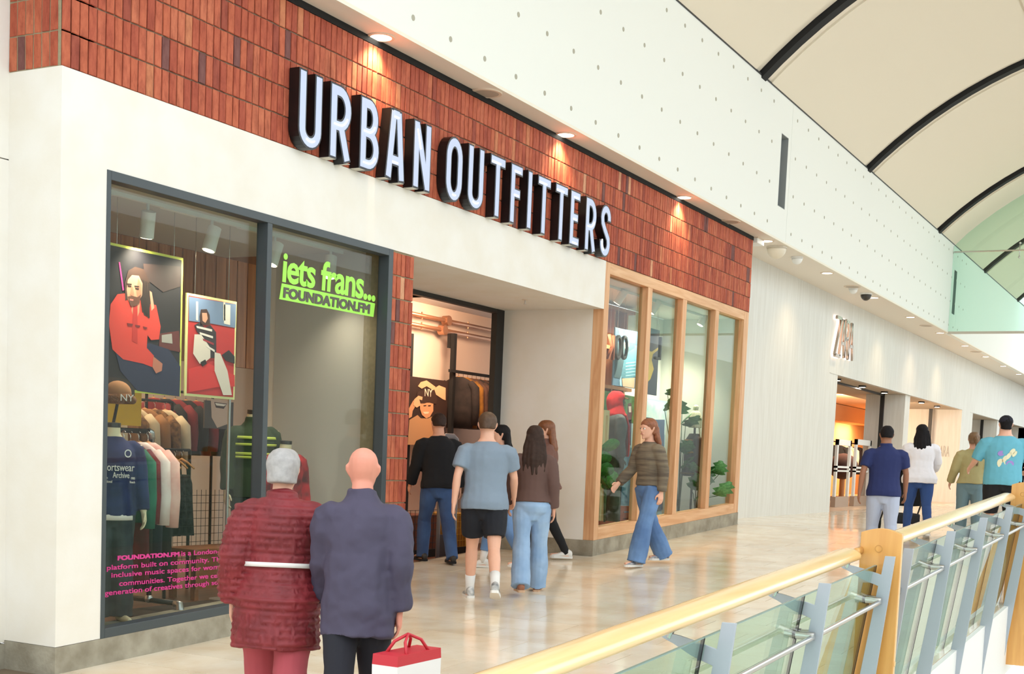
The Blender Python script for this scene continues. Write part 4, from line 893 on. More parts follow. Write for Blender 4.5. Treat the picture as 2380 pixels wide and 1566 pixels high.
person('woman in khaki sweater and teal jeans with long ponytail at right', x, y, D(-70), Fig(1.57, True, th=(9, -10), kn=(6, 10), arm=(6, 4), el=(30, 30), ab=(16, 14), lean=1, wide=1.1), skin(0),
       dict(name='sweater', mat=M('khaki_knit', (178, 166, 118), rough=.95), cut='long', off=.034, hem=.93, fold=.024), dict(name='jeans', mat=M('teal_denim', (112, 138, 148), rough=.85), cut='long', off=.022, flare=.02), hair_long(M('mousy_hair', (126, 96, 66), rough=.5, var=.3, vs=30), .42, side=.05, tail=True), (wshoe, wshoe))
x, y = ptat(2316, 17.9)
cap_m = M('dark_cap', (44, 44, 54), rough=.9, spec=.2)
def cap(F, t):
    m = MB(); m3 = F.hm.to_3x3(); m.loft([ell(F.hp((0, yy, z)), rx+.012, ry+.01, 16, m3) for z, rx, ry, yy in ((.03, .077, .099, -.002), (.06, .076, .097, -.005), (.09, .064, .082, -.008), (.112, .042, .054, -.01), (.126, .015, .02, -.01))])
    c = m.build('cap', cap_m, t, smooth=True)
    MB().loft([[F.hp((math.cos(a)*.075, .075+math.sin(a)*rr, .032+z)) for a in [math.pi*j/10 for j in range(11)]] for rr, z in ((.0, .006), (.095, -.004), (.095, .004), (.0, .014))], cap=False).build('peak', cap_m, c)
    hair_short(black_hair, .006, -.05)(F, t)
def print11(F, t):
    cream = M('print_cream', (228, 224, 190), rough=.9); lil = M('print_lilac', (160, 138, 204), rough=.9)
    def blob(pts, mat, nm):
        MB().prism([F.T((px, -.158+abs(px)*.12+max(0, pz-1.32)*.25, pz)) for px, pz in pts], Vector((0, -.004, 0))).build(nm, mat, t)
    def oval(cx, cz, rx, rz_, a, n=14): return [(cx+math.cos(2*math.pi*i/n)*rx*math.cos(a)-math.sin(2*math.pi*i/n)*rz_*math.sin(a), cz+math.cos(2*math.pi*i/n)*rx*math.sin(a)+math.sin(2*math.pi*i/n)*rz_*math.cos(a)) for i in range(n)]
    for c in ((-.06, 1.12, .05, .062, .3), (-.02, 1.18, .026, .05, -.5), (.025, 1.22, .026, .055, -.6), (.07, 1.275, .03, .05, -.6), (.10, 1.25, .022, .045, -.6)): blob(oval(*c), cream, 'print_mark')
    for c in ((-.07, 1.25, .042, .034, .2), (.05, 1.12, .05, .042, .1)): blob(oval(*c), lil, 'print_mark')
person('tall man in turquoise printed t-shirt, black shorts and dark cap at right', x, y, D(-70), Fig(1.82, False, th=(8, -9), kn=(5, 10), arm=(14, 16), el=(50, 50), ab=(20, 20), lean=2, wide=1.24, belly=.02, head=(-8, 0)), skin(0),
       dict(name='t_shirt', mat=M('turquoise_jersey', (104, 176, 196), rough=.9), cut='half', off=.034, hem=.84, flare=.04, fold=.024), dict(name='shorts', mat=blackc, cut='knee', off=.03), cap, (wshoe, wshoe), extra=print11)
# pushchair in front of the woman in white
h = D(-66); fwd = Vector((-math.sin(h), math.cos(h), 0))
t = thing('pushchair', 'black pushchair pushed by the woman in the white blouse', 'pushchair', (sx+fwd.x*.95, sy+fwd.y*.95, zf(16)), h)
blk = M('pushchair_black', (30, 30, 32), rough=.6)
fm = MB()
for sg in (-1, 1):
    MB().tube([(sg*.27, -.55, .98), (sg*.27, -.35, .75), (sg*.27, .0, .45), (sg*.27, .38, .14)], .014, 8).build('frame_tube', blk, t, smooth=True)
    MB().tube([(sg*.27, .05, .62), (sg*.28, -.25, .3), (sg*.28, -.38, .13)], .014, 8).build('frame_tube', blk, t, smooth=True)
    for yy, r in ((-.38, .13), (.4, .11)):
        w_ = MB().tube([(sg*.29-.025, yy, r), (sg*.29+.025, yy, r)], r, 18).build('wheel', rubber, t); MB().tube([(sg*.29-.028, yy, r), (sg*.29+.028, yy, r)], r*.5, 12).build('hub', alu, w_)
MB().tube([(-.27, -.55, .98), (0, -.57, 1.0), (.27, -.55, .98)], .018, 8).build('push_bar', blk, t, smooth=True)
MB().prism([(-.22, -.18, .42), (-.22, .2, .4), (-.22, .22, .46), (-.22, -.12, .5), (-.22, -.28, .95), (-.22, -.34, .93)], (.44, 0, 0)).build('seat', blackc, t, bevel=.015)
MB().loft([[(xx, -.3+math.cos(a)*.36, .72+math.sin(a)*.3) for xx in (-.24, .24)] for a in [D(15+15*j) for j in range(8)]], cap=False).build('hood', blackc, t)
MB().box(-.2, .2, -.3, .12, .14, .3).build('basket', blk, t, bevel=.02)
# shopping bag carried low beside the bald man
bp = ptat(955, 6.25)
t = thing('shopping_bag', 'red and white striped carrier bag with yellow base held by the bald man', 'bag', (bp[0], bp[1], zf(bp[0])+.27))
q = lambda z, k=1: [(-.19*k, -.07*k, z), (.19*k, -.07*k, z), (.19*k, .07*k, z), (-.19*k, .07*k, z)]
MB().loft([q(0, .92), q(.16, 1)]).build('yellow_base', M('bag_yellow', (228, 178, 60), rough=.5), t)
MB().loft([q(.16, 1), q(.37, 1.02)]).build('white_band', M('bag_white', (236, 228, 230), rough=.5), t)
MB().loft([q(.37, 1.02), q(.42, 1.0)]).build('red_band', M('bag_red', (196, 44, 58), rough=.5), t)
for yy in (-.06, .06): MB().tube([(-.1, yy, .41), (-.07, yy*.5, .47), (0, 0, .50), (.07, yy*.5, .47), (.1, yy, .41)], .008, 6).build('handle', M('bag_red', (196, 44, 58)), t, smooth=True)
# ---------------------------------------------------------------- goods in the windows
def flat(name, pts, o, k, y, mat, parent, d=.002):         # a printed shape on a poster at its real distance
    P = [aty(o[0]+a/k, o[1]+b/k, y) for a, b in pts]
    if sum((P[i][0]*P[(i+1) % len(P)][2]-P[(i+1) % len(P)][0]*P[i][2]) for i in range(len(P))) > 0: P = P[::-1]
    L = parent.location
    return MB().prism([(p[0]-L[0], y-L[1], p[2]-L[2]) for p in P], (0, d, 0)).build(name, mat, parent)
def C(r, g, b, rough=.6): return M('print_%d_%d_%d' % (r, g, b), (r, g, b), rough=rough)
def poster(name, label, tl, tr, br, bl, y, mat, border=None, bw=.02, group=None):
    P = [aty(*q, y) for q in (bl, br, tr, tl)]; x0, x1 = (P[0][0]+P[3][0])/2, (P[1][0]+P[2][0])/2; z0, z1 = (P[0][2]+P[1][2])/2, (P[2][2]+P[3][2])/2
    t = thing(name, label, 'poster', (x0, y, z0), 0, group)
    if border: MB().box(0, x1-x0, .004, .02, 0, z1-z0).build('border', border, t)
    MB().box(bw if border else 0, x1-x0-(bw if border else 0), .002, .018, bw if border else 0, z1-z0-(bw if border else 0)).build('board', mat, t)
    return t, x0, x1, z0, z1
def wires(t, x0, x1, z0, z1, top):
    for x in (x0+.1, x1-.1): MB().tube([(x-x0, .01, z1-z0), (x-x0, .01, top-z0)], .0025, 5).build('wire', steel, t)
limeb = M('lime_border', (212, 222, 92), rough=.6)
Zo, Zk = (220, 380), 3.011
t, *q = poster('hanging_poster', 'large lime-edged poster of seated man in red sweatshirt, hung in left window', (250, 561), (426, 600), (421, 931), (247, 896), .7, C(26, 24, 30), limeb)
wires(t, *q, 3.05)
yy = .6995
flat('stage_glow', [(340, 700), (600, 720), (600, 860), (480, 900), (350, 800)], Zo, Zk, yy, C(58, 44, 42), t)
flat('floor_print', [(95, 1490), (280, 1520), (280, 1640), (95, 1600)], Zo, Zk, yy, C(52, 42, 36), t)
flat('deck_print', [(455, 1190), (590, 1170), (600, 1320), (450, 1290)], Zo, Zk, yy, C(96, 40, 38), t)
flat('cable_print', [(470, 1200), (540, 1190), (545, 1260), (470, 1250)], Zo, Zk, yy-.001, C(168, 164, 158), t)
flat('light_line', [(168, 690), (178, 690), (206, 885), (196, 890)], Zo, Zk, yy-.001, C(206, 60, 140), t)
flat('trousers_print', [(150, 1330), (300, 1300), (380, 1255), (520, 1300), (600, 1420), (595, 1630), (300, 1590), (180, 1450)], Zo, Zk, yy-.001, C(36, 44, 74), t)
flat('sweatshirt_print', [(112, 985), (160, 915), (235, 905), (265, 960), (310, 950), (360, 980), (430, 990), (462, 1140), (450, 1230), (395, 1235), (370, 1200), (365, 1290), (415, 1345), (405, 1425), (340, 1400), (200, 1370), (125, 1300), (100, 1120)], Zo, Zk, yy-.002, C(222, 66, 54), t)
flat('sweatshirt_shade', [(270, 960), (300, 955), (300, 1260), (262, 1240)], Zo, Zk, yy-.003, C(194, 48, 44), t)
flat('hair_print', [(215, 960), (210, 840), (235, 750), (285, 722), (345, 740), (385, 830), (388, 1000), (370, 1070), (345, 1060), (335, 930), (300, 800), (240, 830), (235, 950)], Zo, Zk, yy-.003, C(66, 46, 38), t)
for k_ in range(5): flat('braid_print', [(300+k_*18, 800+k_*8), (312+k_*18, 802+k_*8), (346+k_*10, 1040+k_*10), (334+k_*10, 1042+k_*10)], Zo, Zk, yy-.0035, C(40, 28, 24), t)
flat('face_print', [(232, 815), (262, 780), (310, 785), (335, 840), (332, 920), (300, 980), (258, 995), (232, 950), (224, 880)], Zo, Zk, yy-.004, C(206, 150, 120), t)
flat('cheek_shade', [(305, 800), (330, 850), (328, 920), (305, 960), (292, 900)], Zo, Zk, yy-.0045, C(176, 118, 92), t)
flat('nose_print', [(258, 860), (268, 862), (276, 915), (262, 926), (250, 918)], Zo, Zk, yy-.0055, C(184, 126, 98), t)
for a in ((228, 838), (280, 854)): flat('brow_print', [(a[0], a[1]), (a[0]+32, a[1]+3), (a[0]+32, a[1]+9), (a[0], a[1]+7)], Zo, Zk, yy-.006, C(44, 30, 26), t)
flat('beard_print', [(232, 930), (262, 925), (300, 935), (325, 915), (315, 975), (285, 998), (252, 996)], Zo, Zk, yy-.005, C(96, 60, 46), t)
flat('mouth_print', [(245, 945), (272, 950), (270, 962), (246, 958)], Zo, Zk, yy-.006, C(206, 120, 110), t)
for a in ((232, 850), (285, 868)): flat('eye_print', [(a[0], a[1]), (a[0]+26, a[1]+4), (a[0]+24, a[1]+14), (a[0]+2, a[1]+10)], Zo, Zk, yy-.006, C(52, 34, 28), t)
flat('neck_print', [(262, 990), (318, 960), (312, 1040), (285, 1110), (258, 1030)], Zo, Zk, yy-.0025, C(206, 146, 116), t)
flat('hand_print', [(385, 890), (400, 900), (418, 1010), (398, 1030)], Zo, Zk, yy-.004, C(222, 160, 132), t)
flat('hand_print', [(412, 1350), (475, 1400), (470, 1450), (430, 1468), (405, 1425)], Zo, Zk, yy-.004, C(190, 120, 98), t)
for k_ in range(3): flat('chest_mark', [(228+k_*56, 1115+k_*12), (270+k_*50, 1122+k_*12), (262+k_*50, 1138+k_*10), (232+k_*56, 1134+k_*10)], Zo, Zk, yy-.004, C(120, 30, 34), t)
t, *q = poster('hanging_poster', 'smaller lime-edged poster of woman in striped top on red sofa', (434, 680), (551, 701), (546, 930), (432, 918), .7, C(186, 40, 42), M('cream_lime_border', (226, 226, 160)), group=None)
wires(t, *q, 3.05)
flat('blue_wall', [(660, 930), (990, 985), (985, 1150), (820, 1120), (660, 1100)], Zo, Zk, yy, C(108, 132, 168), t)
for a in (710, 900): flat('peeling_strip', [(a, 950+a*.02), (a+14, 952+a*.02), (a+14, 1100), (a, 1095)], Zo, Zk, yy-.001, C(220, 214, 204), t)
flat('white_strip', [(905, 985), (950, 990), (948, 1130), (905, 1120)], Zo, Zk, yy-.001, C(226, 222, 214), t)
flat('sofa_seat', [(655, 1440), (800, 1400), (980, 1480), (980, 1560), (880, 1560), (660, 1600)], Zo, Zk, yy, C(212, 48, 48), t)
flat('hair_print', [(735, 1070), (745, 1020), (785, 1018), (805, 1060), (808, 1130), (740, 1130)], Zo, Zk, yy-.002, C(58, 34, 30), t)
flat('face_print', [(752, 1045), (785, 1045), (792, 1085), (775, 1115), (755, 1100)], Zo, Zk, yy-.003, C(206, 152, 126), t)
flat('top_print', [(700, 1130), (740, 1110), (770, 1150), (810, 1130), (850, 1180), (852, 1360), (812, 1360), (780, 1250), (720, 1180)], Zo, Zk, yy-.002, C(40, 34, 44), t)
for k_ in range(4): flat('stripe_print', [(712+k_*22, 1135+k_*44), (840-(3-k_)*6, 1160+k_*48), (840-(3-k_)*6, 1176+k_*48), (716+k_*22, 1150+k_*44)], Zo, Zk, yy-.003, C(226, 218, 212) if k_ != 2 else C(150, 38, 52), t)
flat('trousers_print', [(700, 1195), (745, 1195), (810, 1290), (810, 1360), (770, 1390), (735, 1400), (690, 1330)], Zo, Zk, yy-.0025, C(216, 206, 196), t)
flat('trousers_print', [(840, 1320), (880, 1330), (930, 1450), (960, 1620), (900, 1620), (840, 1450)], Zo, Zk, yy-.0025, C(216, 206, 196), t)
flat('boot_print', [(740, 1390), (775, 1370), (785, 1400), (755, 1420)], Zo, Zk, yy-.003, C(30, 24, 28), t)
flat('bag_print', [(890, 1340), (940, 1305), (980, 1350), (980, 1400), (920, 1380)], Zo, Zk, yy-.002, C(34, 30, 38), t)
# track lights
spot_w = M('spot_white', (226, 228, 224), rough=.5); spot_on = bulb('spot_glow', (255, 226, 190), 14)
def track(x0, x1, y, z):
    t = thing('light_track', 'white lighting track on the %s window ceiling' % ('left' if x0 < 5 else 'timber'), 'light track', (x0, y, z)); MB().box(0, x1-x0, -.018, .018, -.03, 0).build('rail', spot_w, t)
    for k_ in range(3): MB().box(.1+k_*.9, .5+k_*.9, -.024, .024, -.036, -.03).build('adapter', spot_w, t)
def spot(label, u, v, y, ztop, tilt, e=0):
    p = aty(u, v, y); t = thing('track_spot', label, 'spotlight', (p[0], y, ztop), 0, 'track spots in the shop windows')
    dz = p[2]-ztop; d = Vector(tilt).normalized(); c = Vector((0, 0, dz)); MB().tube([(0, 0, 0), (0, 0, dz+.06)], .012, 8).build('stem', spot_w, t)
    a = c-d*.1; b = c+d*.1; MB().tube([a, a+d*.002, b], [.05, .055, .055], 18).build('can', spot_w, t, smooth=True, auto=True); MB().tube([b, b+d*.004], .046, 16).build('lens', spot_on, t)
    if e: lamp('SPOT', 'spot_beam', tuple(Vector((p[0], y, ztop))+b+d*.02), e, (1, .84, .66), .04, tuple(Vector((p[0], y, ztop))+b+d*2), 125, 1.0)
track(.5, 3.85, .55, 3.05)
spot('first white track spot inside the left window, over the large poster', 343, 521, .55, 3.03, (.2, .3, -1), 60)
spot('second white track spot inside the left window, over the small poster', 492, 555, .55, 3.03, (-.25, .1, -1), 60)
spot('third white track spot, just right of the dark mullion', 638, 590, .55, 3.03, (-.3, .1, -1), 70)
spot('fourth white track spot, over the lime lettering', 768, 620, .55, 3.03, (-.2, -.1, -1), 45)
track(9.0, 13.5, .5, 3.5)
spot('spot in the first timber window pane from the left', 1443, 690, .5, 3.49, (-.1, .6, -1), 330)
spot('spot in the second timber window pane from the left', 1522, 713, .5, 3.49, (-.3, .5, -1), 300)
spot('spot in the third timber window pane from the left', 1634, 742, .5, 3.49, (-.3, .4, -1), 330)
lamp('AREA', 'shop_fill', (3.0, 3.4, 3.2), 120, (1, .74, .48), 2.4, (3.0, 3.4, 0))  # unseen overhead lamp added to brighten the deep shop
lamp('AREA', 'shop_fill', (8.9, 2.2, 3.22), 85, (1, .68, .46), .8, (9.9, 3.2, 1.5))  # unseen lamp added so the wall inside the doorway is lit
# garments and racks
wood_h = M('hanger_wood', (196, 140, 84), rough=.5); pipe_b = M('black_pipe', (34, 36, 38), rough=.4, metal=.4); galv = M('galvanised', (186, 188, 190), rough=.3, metal=.9)
_gm = {}
def garment(name, label, group, x, y, z, mat, ln=.62, w=.46, sleeve_=.5, rz=0.0, strap=False, name2='hanging_garment', s_out=.05):
    t = thing(name2, label, 'clothing', (x, y, z), rz, group); key = (ln, w, sleeve_, strap, s_out)
    if key not in _gm:
        m = MB(); n = 14
        R_ = lambda hw, zz, d: [(math.cos(2*math.pi*j/n)*d, math.sin(2*math.pi*j/n)*hw, zz) for j in range(n)]
        if strap: m.loft([R_(w*.28, -.16, .012), R_(w*.36, -.24, .03), R_(w*.38, -.4, .035), R_(w*.45, -ln, .05)]).tube([(0, -w*.2, -.17), (0, -w*.16, -.05)], .008, 5).tube([(0, w*.2, -.17), (0, w*.16, -.05)], .008, 5)
        else:
            m.loft([R_(w*.16, -.02, .03), R_(w*.3, -.05, .038), R_(w*.48, -.1, .042), R_(w*.5, -.2, .05), R_(w*.49, -ln*.6, .05), R_(w*.52, -ln, .06)])
            if sleeve_:
                for sg in (-1, 1): m.tube([(0, sg*w*.4, -.1), (0, sg*(w*.5+.03), -.18), (0, sg*(w*.5+s_out), -.1-sleeve_*.6), (0, sg*(w*.5+s_out*.8), -.1-sleeve_)], [.045, .06, .055, .05], 10)
        hg = MB().tube([(0, -w*.42, -.1), (0, -w*.2, -.05), (0, 0, -.02), (0, w*.2, -.05), (0, w*.42, -.1)], [.008, .012, .014, .012, .008], 8); hk = MB().tube([(0, 0, -.02), (0, 0, .03), (0, .018, .05), (0, .0, .068), (0, -.018, .052)], .0035, 6)
        _gm[key] = (m.mesh('cloth', None, True), hg.mesh('hanger', wood_h, True), hk.mesh('hook', steel, True))
    me = _gm[key][0]
    c = link(me, 'cloth', t)
    if not me.materials: me.materials.append(mat)
    c.material_slots[0].link = 'OBJECT'; c.material_slots[0].material = mat
    h_ = link(_gm[key][1], 'hanger', t); link(_gm[key][2], 'hook', h_)
    return t
def cl(n, rgb, rgb2=None, var=.15, vs=8): return M('cloth_'+n, rgb, rough=.9, var=var, vs=vs, rgb2=rgb2)
# pipe rack in the left window
rp, rq = aty(258, 953, .78), aty(345, 975, .78); RZ = 1.30
t = thing('pipe_rack', 'black pipe clothes rack with silver elbows in the left window', 'clothes rack', (rp[0], .78, FI))
L_ = rq[0]-rp[0]; zt_ = RZ-FI
MB().tube([(-.3, 0, zt_), (L_, 0, zt_)], .021, 12).build('bar', pipe_b, t, smooth=True)
MB().tube([(L_, 0, zt_), (L_+.03, 0, zt_-.01), (L_+.04, 0, zt_-.06)], .03, 12).build('elbow', galv, t, smooth=True)
MB().tube([(L_+.04, 0, zt_-.04), (L_+.04, 0, .1)], .021, 12).build('upright', pipe_b, t, smooth=True)
MB().tube([(L_+.04, -.3, .09), (L_+.04, .3, .09)], .021, 12).build('foot_pipe', pipe_b, t, smooth=True)
MB().ball((L_+.04, 0, .1), .036).build('tee', galv, t, smooth=True)
for sg in (-1, 1): MB().tube([(L_+.04, sg*.28, .09), (L_+.04, sg*.33, .085), (L_+.04, sg*.34, .02), (L_+.04, sg*.34, 0)], [.03, .032, .032, .04], 12).build('foot', galv, t, smooth=True)
gx = [rp[0]-.02, rp[0]+.10, rp[0]+.19, rp[0]+.28, rp[0]+.36]
garment('g', 'shiny green long sleeved jacket on the pipe rack', 'clothes on the pipe rack', gx[1], .74, RZ-.068, cl('green', (52, 120, 98), (34, 92, 76)), .64, .46, .58)
garment('g', 'dark red long garment on the pipe rack between green and pink', 'clothes on the pipe rack', gx[2], .76, RZ-.068, cl('wine', (120, 32, 44), (88, 20, 32)), 1.1, .42, .55)
garment('g', 'pale pink sweatshirt with white sleeves, outermost on the pipe rack', 'clothes on the pipe rack', gx[4], .74, RZ-.068, cl('pink', (240, 196, 186), (226, 168, 160)), .6, .46, .58)
garment('g', 'white and pink raglan sweatshirt hung behind the pale pink one', 'clothes on the pipe rack', gx[3], .76, RZ-.068, cl('white_pink', (236, 222, 218), (224, 196, 192)), .62, .46, .56)
# mannequins
cream_m = M('mannequin_cream', (226, 214, 180), rough=.5); cap_b = M('neck_cap', (70, 70, 70), rough=.3, metal=.6)
def mannequin(label, u, v, y, ztop, rz, top, bottom, H=1.86, stand=True, pose=None, headed=False, floor_z=None):
    p = aty(u, v, y); F = Fig(H, **(pose or dict(arm=(2, -2), el=(8, 8), ab=(9, 9), lean=0)))
    fz = FI if floor_z is None else floor_z
    t = thing('mannequin', label, 'mannequin', (p[0], y, fz), rz); t.scale = (F.k,)*3
    m = MB(); m.loft(F.torso(0, .8, 1.57)); 
    for i in (0, 1):
        h, k_, a = F.hip[i], F.knee[i], F.ank[i]; m.tube([h, h.lerp(k_, .5), k_, a.lerp(k_, .6), a, a-Vector((0, 0, .06))], [.09, .078, .056, .054, .037, .035], 12); F.limb(m, [F.sh[i], F.sh[i].lerp(F.elb[i], .5), F.elb[i], F.wri[i]], [.054, .047, .04, .028]); F.hand(m, i)
        f = F.footdir[i]; c = a+Vector((0, 0, -.05)); m.tube([c-f*.05, c+f*.04, c+f*.12, c+f*.19], [.032, .036, .03, .02], 10)
    if headed: F.head(m)
    fuse(m, 'body', cream_m if not headed else M('mannequin_dark', (60, 52, 48), rough=.5), t, .009, 4, 0, .4)
    if not headed: MB().tube([F.T((0, .008, 1.565)), F.T((0, .01, 1.60))], .062, 16).build('neck_cap', cap_b, t)
    if bottom:
        m = MB(); m.loft(F.torso(.014, .765, 1.0, 0, True)); leg_cloth(F, m, 1, bottom.get('cut', 'long'), .016, bottom.get('flare', .03)); fuse(m, bottom['name'], bottom['mat'], t, .01, 4, .018, .5)
    m = MB(); m.loft(F.torso(top.get('off', .022), top.get('hem', .84), top.get('neck', 1.49), .08)); sleeve(F, m, 'long', .018)
    if top.get('collar'): m.tube([F.T((0, 0, 1.44)), F.T((0, .0, 1.54))], [.09, .072], 14)
    fuse(m, top['name'], top['mat'], t, .01, 4, .02, .5)
    return t, F
def decal(t, F, s_, x, z, yoff, wd, mat, h=None, name='shirt_lettering'):
    return text_obj(name, s_, F.T((x, yoff, z)), (-1, 0, 0), (0, 0, 1), mat, t, width=wd, height=h, align='CENTER', thick=.004)
p = aty(268, 965, .5)
t, F = mannequin('headless mannequin in navy sweatshirt with white lettering at left window edge', 262, 965, .5, 0, D(150), dict(name='sweatshirt', mat=cl('navy', (46, 56, 104), (36, 42, 84)), hem=.86), dict(name='trousers', mat=cl('charcoal', (66, 74, 80), (50, 56, 62)), flare=.03), H=1.63)
wv = M('white_print', (232, 230, 226), rough=.8)
decal(t, F, 'Sportswear', 0, 1.22, .165, .27, wv, .06); decal(t, F, 'Archive', -.03, 1.165, .165, .13, wv, .045)
decal(t, F, 'Since', .10, 1.155, .165, .05, wv, .02); decal(t, F, 'International', .09, 1.125, .165, .1, wv, .02); decal(t, F, '1985', -.125, 1.155, .165, .03, wv, .018); decal(t, F, 'Reach', -.12, 1.125, .165, .04, wv, .018)
MB().loft([[F.T((-.085+math.cos(a)*r, .155, 1.36+math.sin(a)*r*1.15)) for a in [2*math.pi*j/16 for j in range(16)]] for r in (.028, .02)], cap=False).build('crest', wv, t)
MB().loft(F.torso(.036, .825, .872, 0)).build('undershirt_hem', wv, t, smooth=True)
stripe_m = M('green_stripe_knit', (50, 66, 44), rough=.9)
def stripes(F, t, zs, mat, off):
    for z, h_ in zs: MB().loft(F.torso(off, z-h_, z+h_, .06)).build('stripe', mat, t, smooth=True)
t, F = mannequin('headless mannequin in dark green sweater with lime stripes behind the mullion', 592, 890, 1.05, 0, D(155), dict(name='sweater', mat=stripe_m, hem=.84, collar=True), dict(name='plaid_trousers', mat=M('green_plaid', (58, 74, 62), rough=.9, var=.4, vs=10, rgb2=(34, 44, 44))), H=1.84)
stripes(F, t, [(1.36, .012), (1.30, .010), (1.22, .012), (1.19, .010)], M('lime_stripe', (190, 206, 90), rough=.9), .036)
t, F = mannequin('headless mannequin in red patterned zip top behind the right pane', 665, 985, .8, 0, D(160), dict(name='zip_top', mat=M('red_pattern', (196, 34, 44), rough=.85, var=.5, vs=9, rgb2=(92, 14, 22), detail=1), hem=.82, off=.03), dict(name='trousers', mat=blackc), H=1.55)
MB().tube([F.T((-.07, .02, 1.46)), F.T((-.05, .09, 1.45)), F.T((0, .11, 1.44)), F.T((.05, .09, 1.45)), F.T((.07, .02, 1.46)), F.T((.0, -.06, 1.48)), F.T((-.07, .02, 1.46))], .018, 8).build('grey_collar', M('grey_rib', (170, 168, 166), rough=.9), t, smooth=True); MB().tube([F.T((0, .125, 1.42)), F.T((0, .155, 1.25)), F.T((0, .16, 1.1))], .006, 6).build('zip', steel, t)
# fur hat on the rack end
hp_ = aty(274, 915, .66); t = thing('fur_hat', 'brown fur trapper hat with white initials above the navy mannequin', 'hat', (hp_[0], .66, hp_[2]-.09)); fur = M('brown_fur', (138, 92, 58), rough=1, var=.4, vs=40, bump=.8, bs=90)
MB().ball((0, 0, .1), (.1, .1, .09), 16, 10).build('crown', M('tan_suede', (164, 116, 78), rough=.9), t, smooth=True); MB().tube([(-.09, .06, .05), (-.1, -.05, .05), (0, -.115, .06), (.1, -.05, .05), (.09, .06, .05), (0, .1, .05), (-.09, .06, .05)], .035, 10).build('fur_band', fur, t, smooth=True)
text_obj('initials', 'NY', (-.075, -.105, .035), (.78, -.62, 0), (0, 0, 1), wv, t, height=.05); MB().tube([(0, 0, .03), (0, .06, -.2)], .012, 8).build('peg', pipe_b, t)
# deeper racks
ORD = ['first', 'second', 'third', 'fourth', 'fifth', 'sixth', 'seventh', 'eighth', 'ninth', 'tenth']
def row(label, group, n, x0, x1, y, z, mats, **k):
    t = thing('clothes_rail', 'black rail carrying '+label, 'clothes rack', (x0-.1, y, z)); MB().tube([(0, 0, 0), (x1-x0+.2, 0, 0)], .014, 10).build('bar', pipe_b, t)
    for xx in (0, x1-x0+.2): MB().tube([(xx, 0, 0), (xx, 0, FI-z)], .016, 8).build('upright', pipe_b, t)
    for i in range(n): garment('g', k.get('lab', label+' on hangers')+', '+ORD[i]+' from the left', group, x0+(x1-x0)*i/max(1, n-1), y, z-.066, mats[i % len(mats)], k.get('ln', .6), k.get('w', .42), k.get('sl', .45), k.get('rz', 0), k.get('strap', False))
lace = cl('black_lace', (26, 27, 32), (52, 54, 62), vs=30)
row('black lace camisoles', 'black camisoles inside the left window', 9, 2.35, 3.05, 1.72, 1.15, [lace], ln=.72, w=.36, strap=True, lab='black lace camisole on a wooden hanger inside the left window')
row('brown and camel coats', 'coats deep inside the left window', 8, 2.75, 3.75, 2.6, 1.62, [cl('leopard', (150, 108, 66), (84, 58, 38), vs=24), cl('cream_coat', (214, 198, 172)), cl('camel', (158, 112, 72))], ln=.8, w=.46, lab='brown or cream coat on the deep rail inside the left window')
row('dark trousers and tops', 'dark clothes low inside the left window', 4, 1.95, 2.3, 1.3, .78, [cl('ink', (30, 34, 52)), blackc], ln=.75, w=.34, sl=0, lab='dark garment on the low rail inside the left window')
row('red and dark tops', 'red tops on the rail behind the green sweater', 6, 4.0, 4.8, 3.0, 1.75, [cl('dark_red', (120, 30, 38)), blackc], ln=.6, lab='dark red or black top on the rail behind the green sweater')
tn = thing('hanging_textile', 'mustard cloth hanging behind the two posters', 'textile', (2.05, 1.75, 1.2)); [MB().tube([(xx, .01, .75), (xx, .01, 1.85)], .003, 5).build('cord', steel, tn) for xx in (.05, .45)]; MB().box(0, .5, 0, .02, .15, .75).build('cloth', M('mustard_cloth', (186, 152, 44), rough=.9, var=.15, vs=5), tn)
tn = thing('hanging_textile', 'red striped knitted blanket hanging below the large poster', 'textile', (1.75, 1.8, .9))
[MB().tube([(xx, .01, .6), (xx, .01, 2.15)], .003, 5).build('cord', steel, tn) for xx in (.05, .33)]
for i in range(6): MB().box(0, .38, 0, .02, i*.1, i*.1+.1).build('stripe', cl('red_a', (132, 34, 36)) if i % 2 else cl('brown_b', (80, 44, 34)), tn)
t, *q = poster('wall_poster', 'black and white poster of a laughing mouth deep inside the left window', (478, 925), (545, 940), (540, 1000), (474, 992), 2.4, C(70, 64, 62))
flat('face_print', [(490, 926), (535, 934), (530, 985), (505, 994), (492, 970)], (0, 0), 1, 2.399, C(200, 176, 160), t); flat('mouth_print', [(498, 934), (528, 938), (520, 950), (502, 947)], (0, 0), 1, 2.398, C(60, 40, 38), t); flat('teeth_print', [(500, 936), (527, 940), (520, 944), (503, 942)], (0, 0), 1, 2.397, C(236, 230, 220), t)
pt = aty(535, 860, .84); t = thing('display_pole', 'thin silver pole standing inside the left window', 'pole', (pt[0], .84, FI)); MB().tube([(0, 0, .02), (0, 0, 1.85)], .014, 10).build('tube', galv, t); MB().tube([(0, 0, 0), (0, 0, .02)], .14, 20).build('base', galv, t)
t = thing('display_table', 'low brown wooden table inside the left window', 'table', (2.42, .98, FI)); wt = M('table_wood', (150, 92, 56), rough=.5, var=.2, vs=4, stretch=(1, 8, 8))
MB().box(0, 1.1, 0, .36, .40, .45).build('top', wt, t)
for a in (.05, 1.0):
    for b in (.03, .28): MB().box(a, a+.05, b, b+.05, 0, .4).build('leg', wt, t)
MB().box(.05, 1.05, .02, .05, .1, .4).build('panel', wt, t)
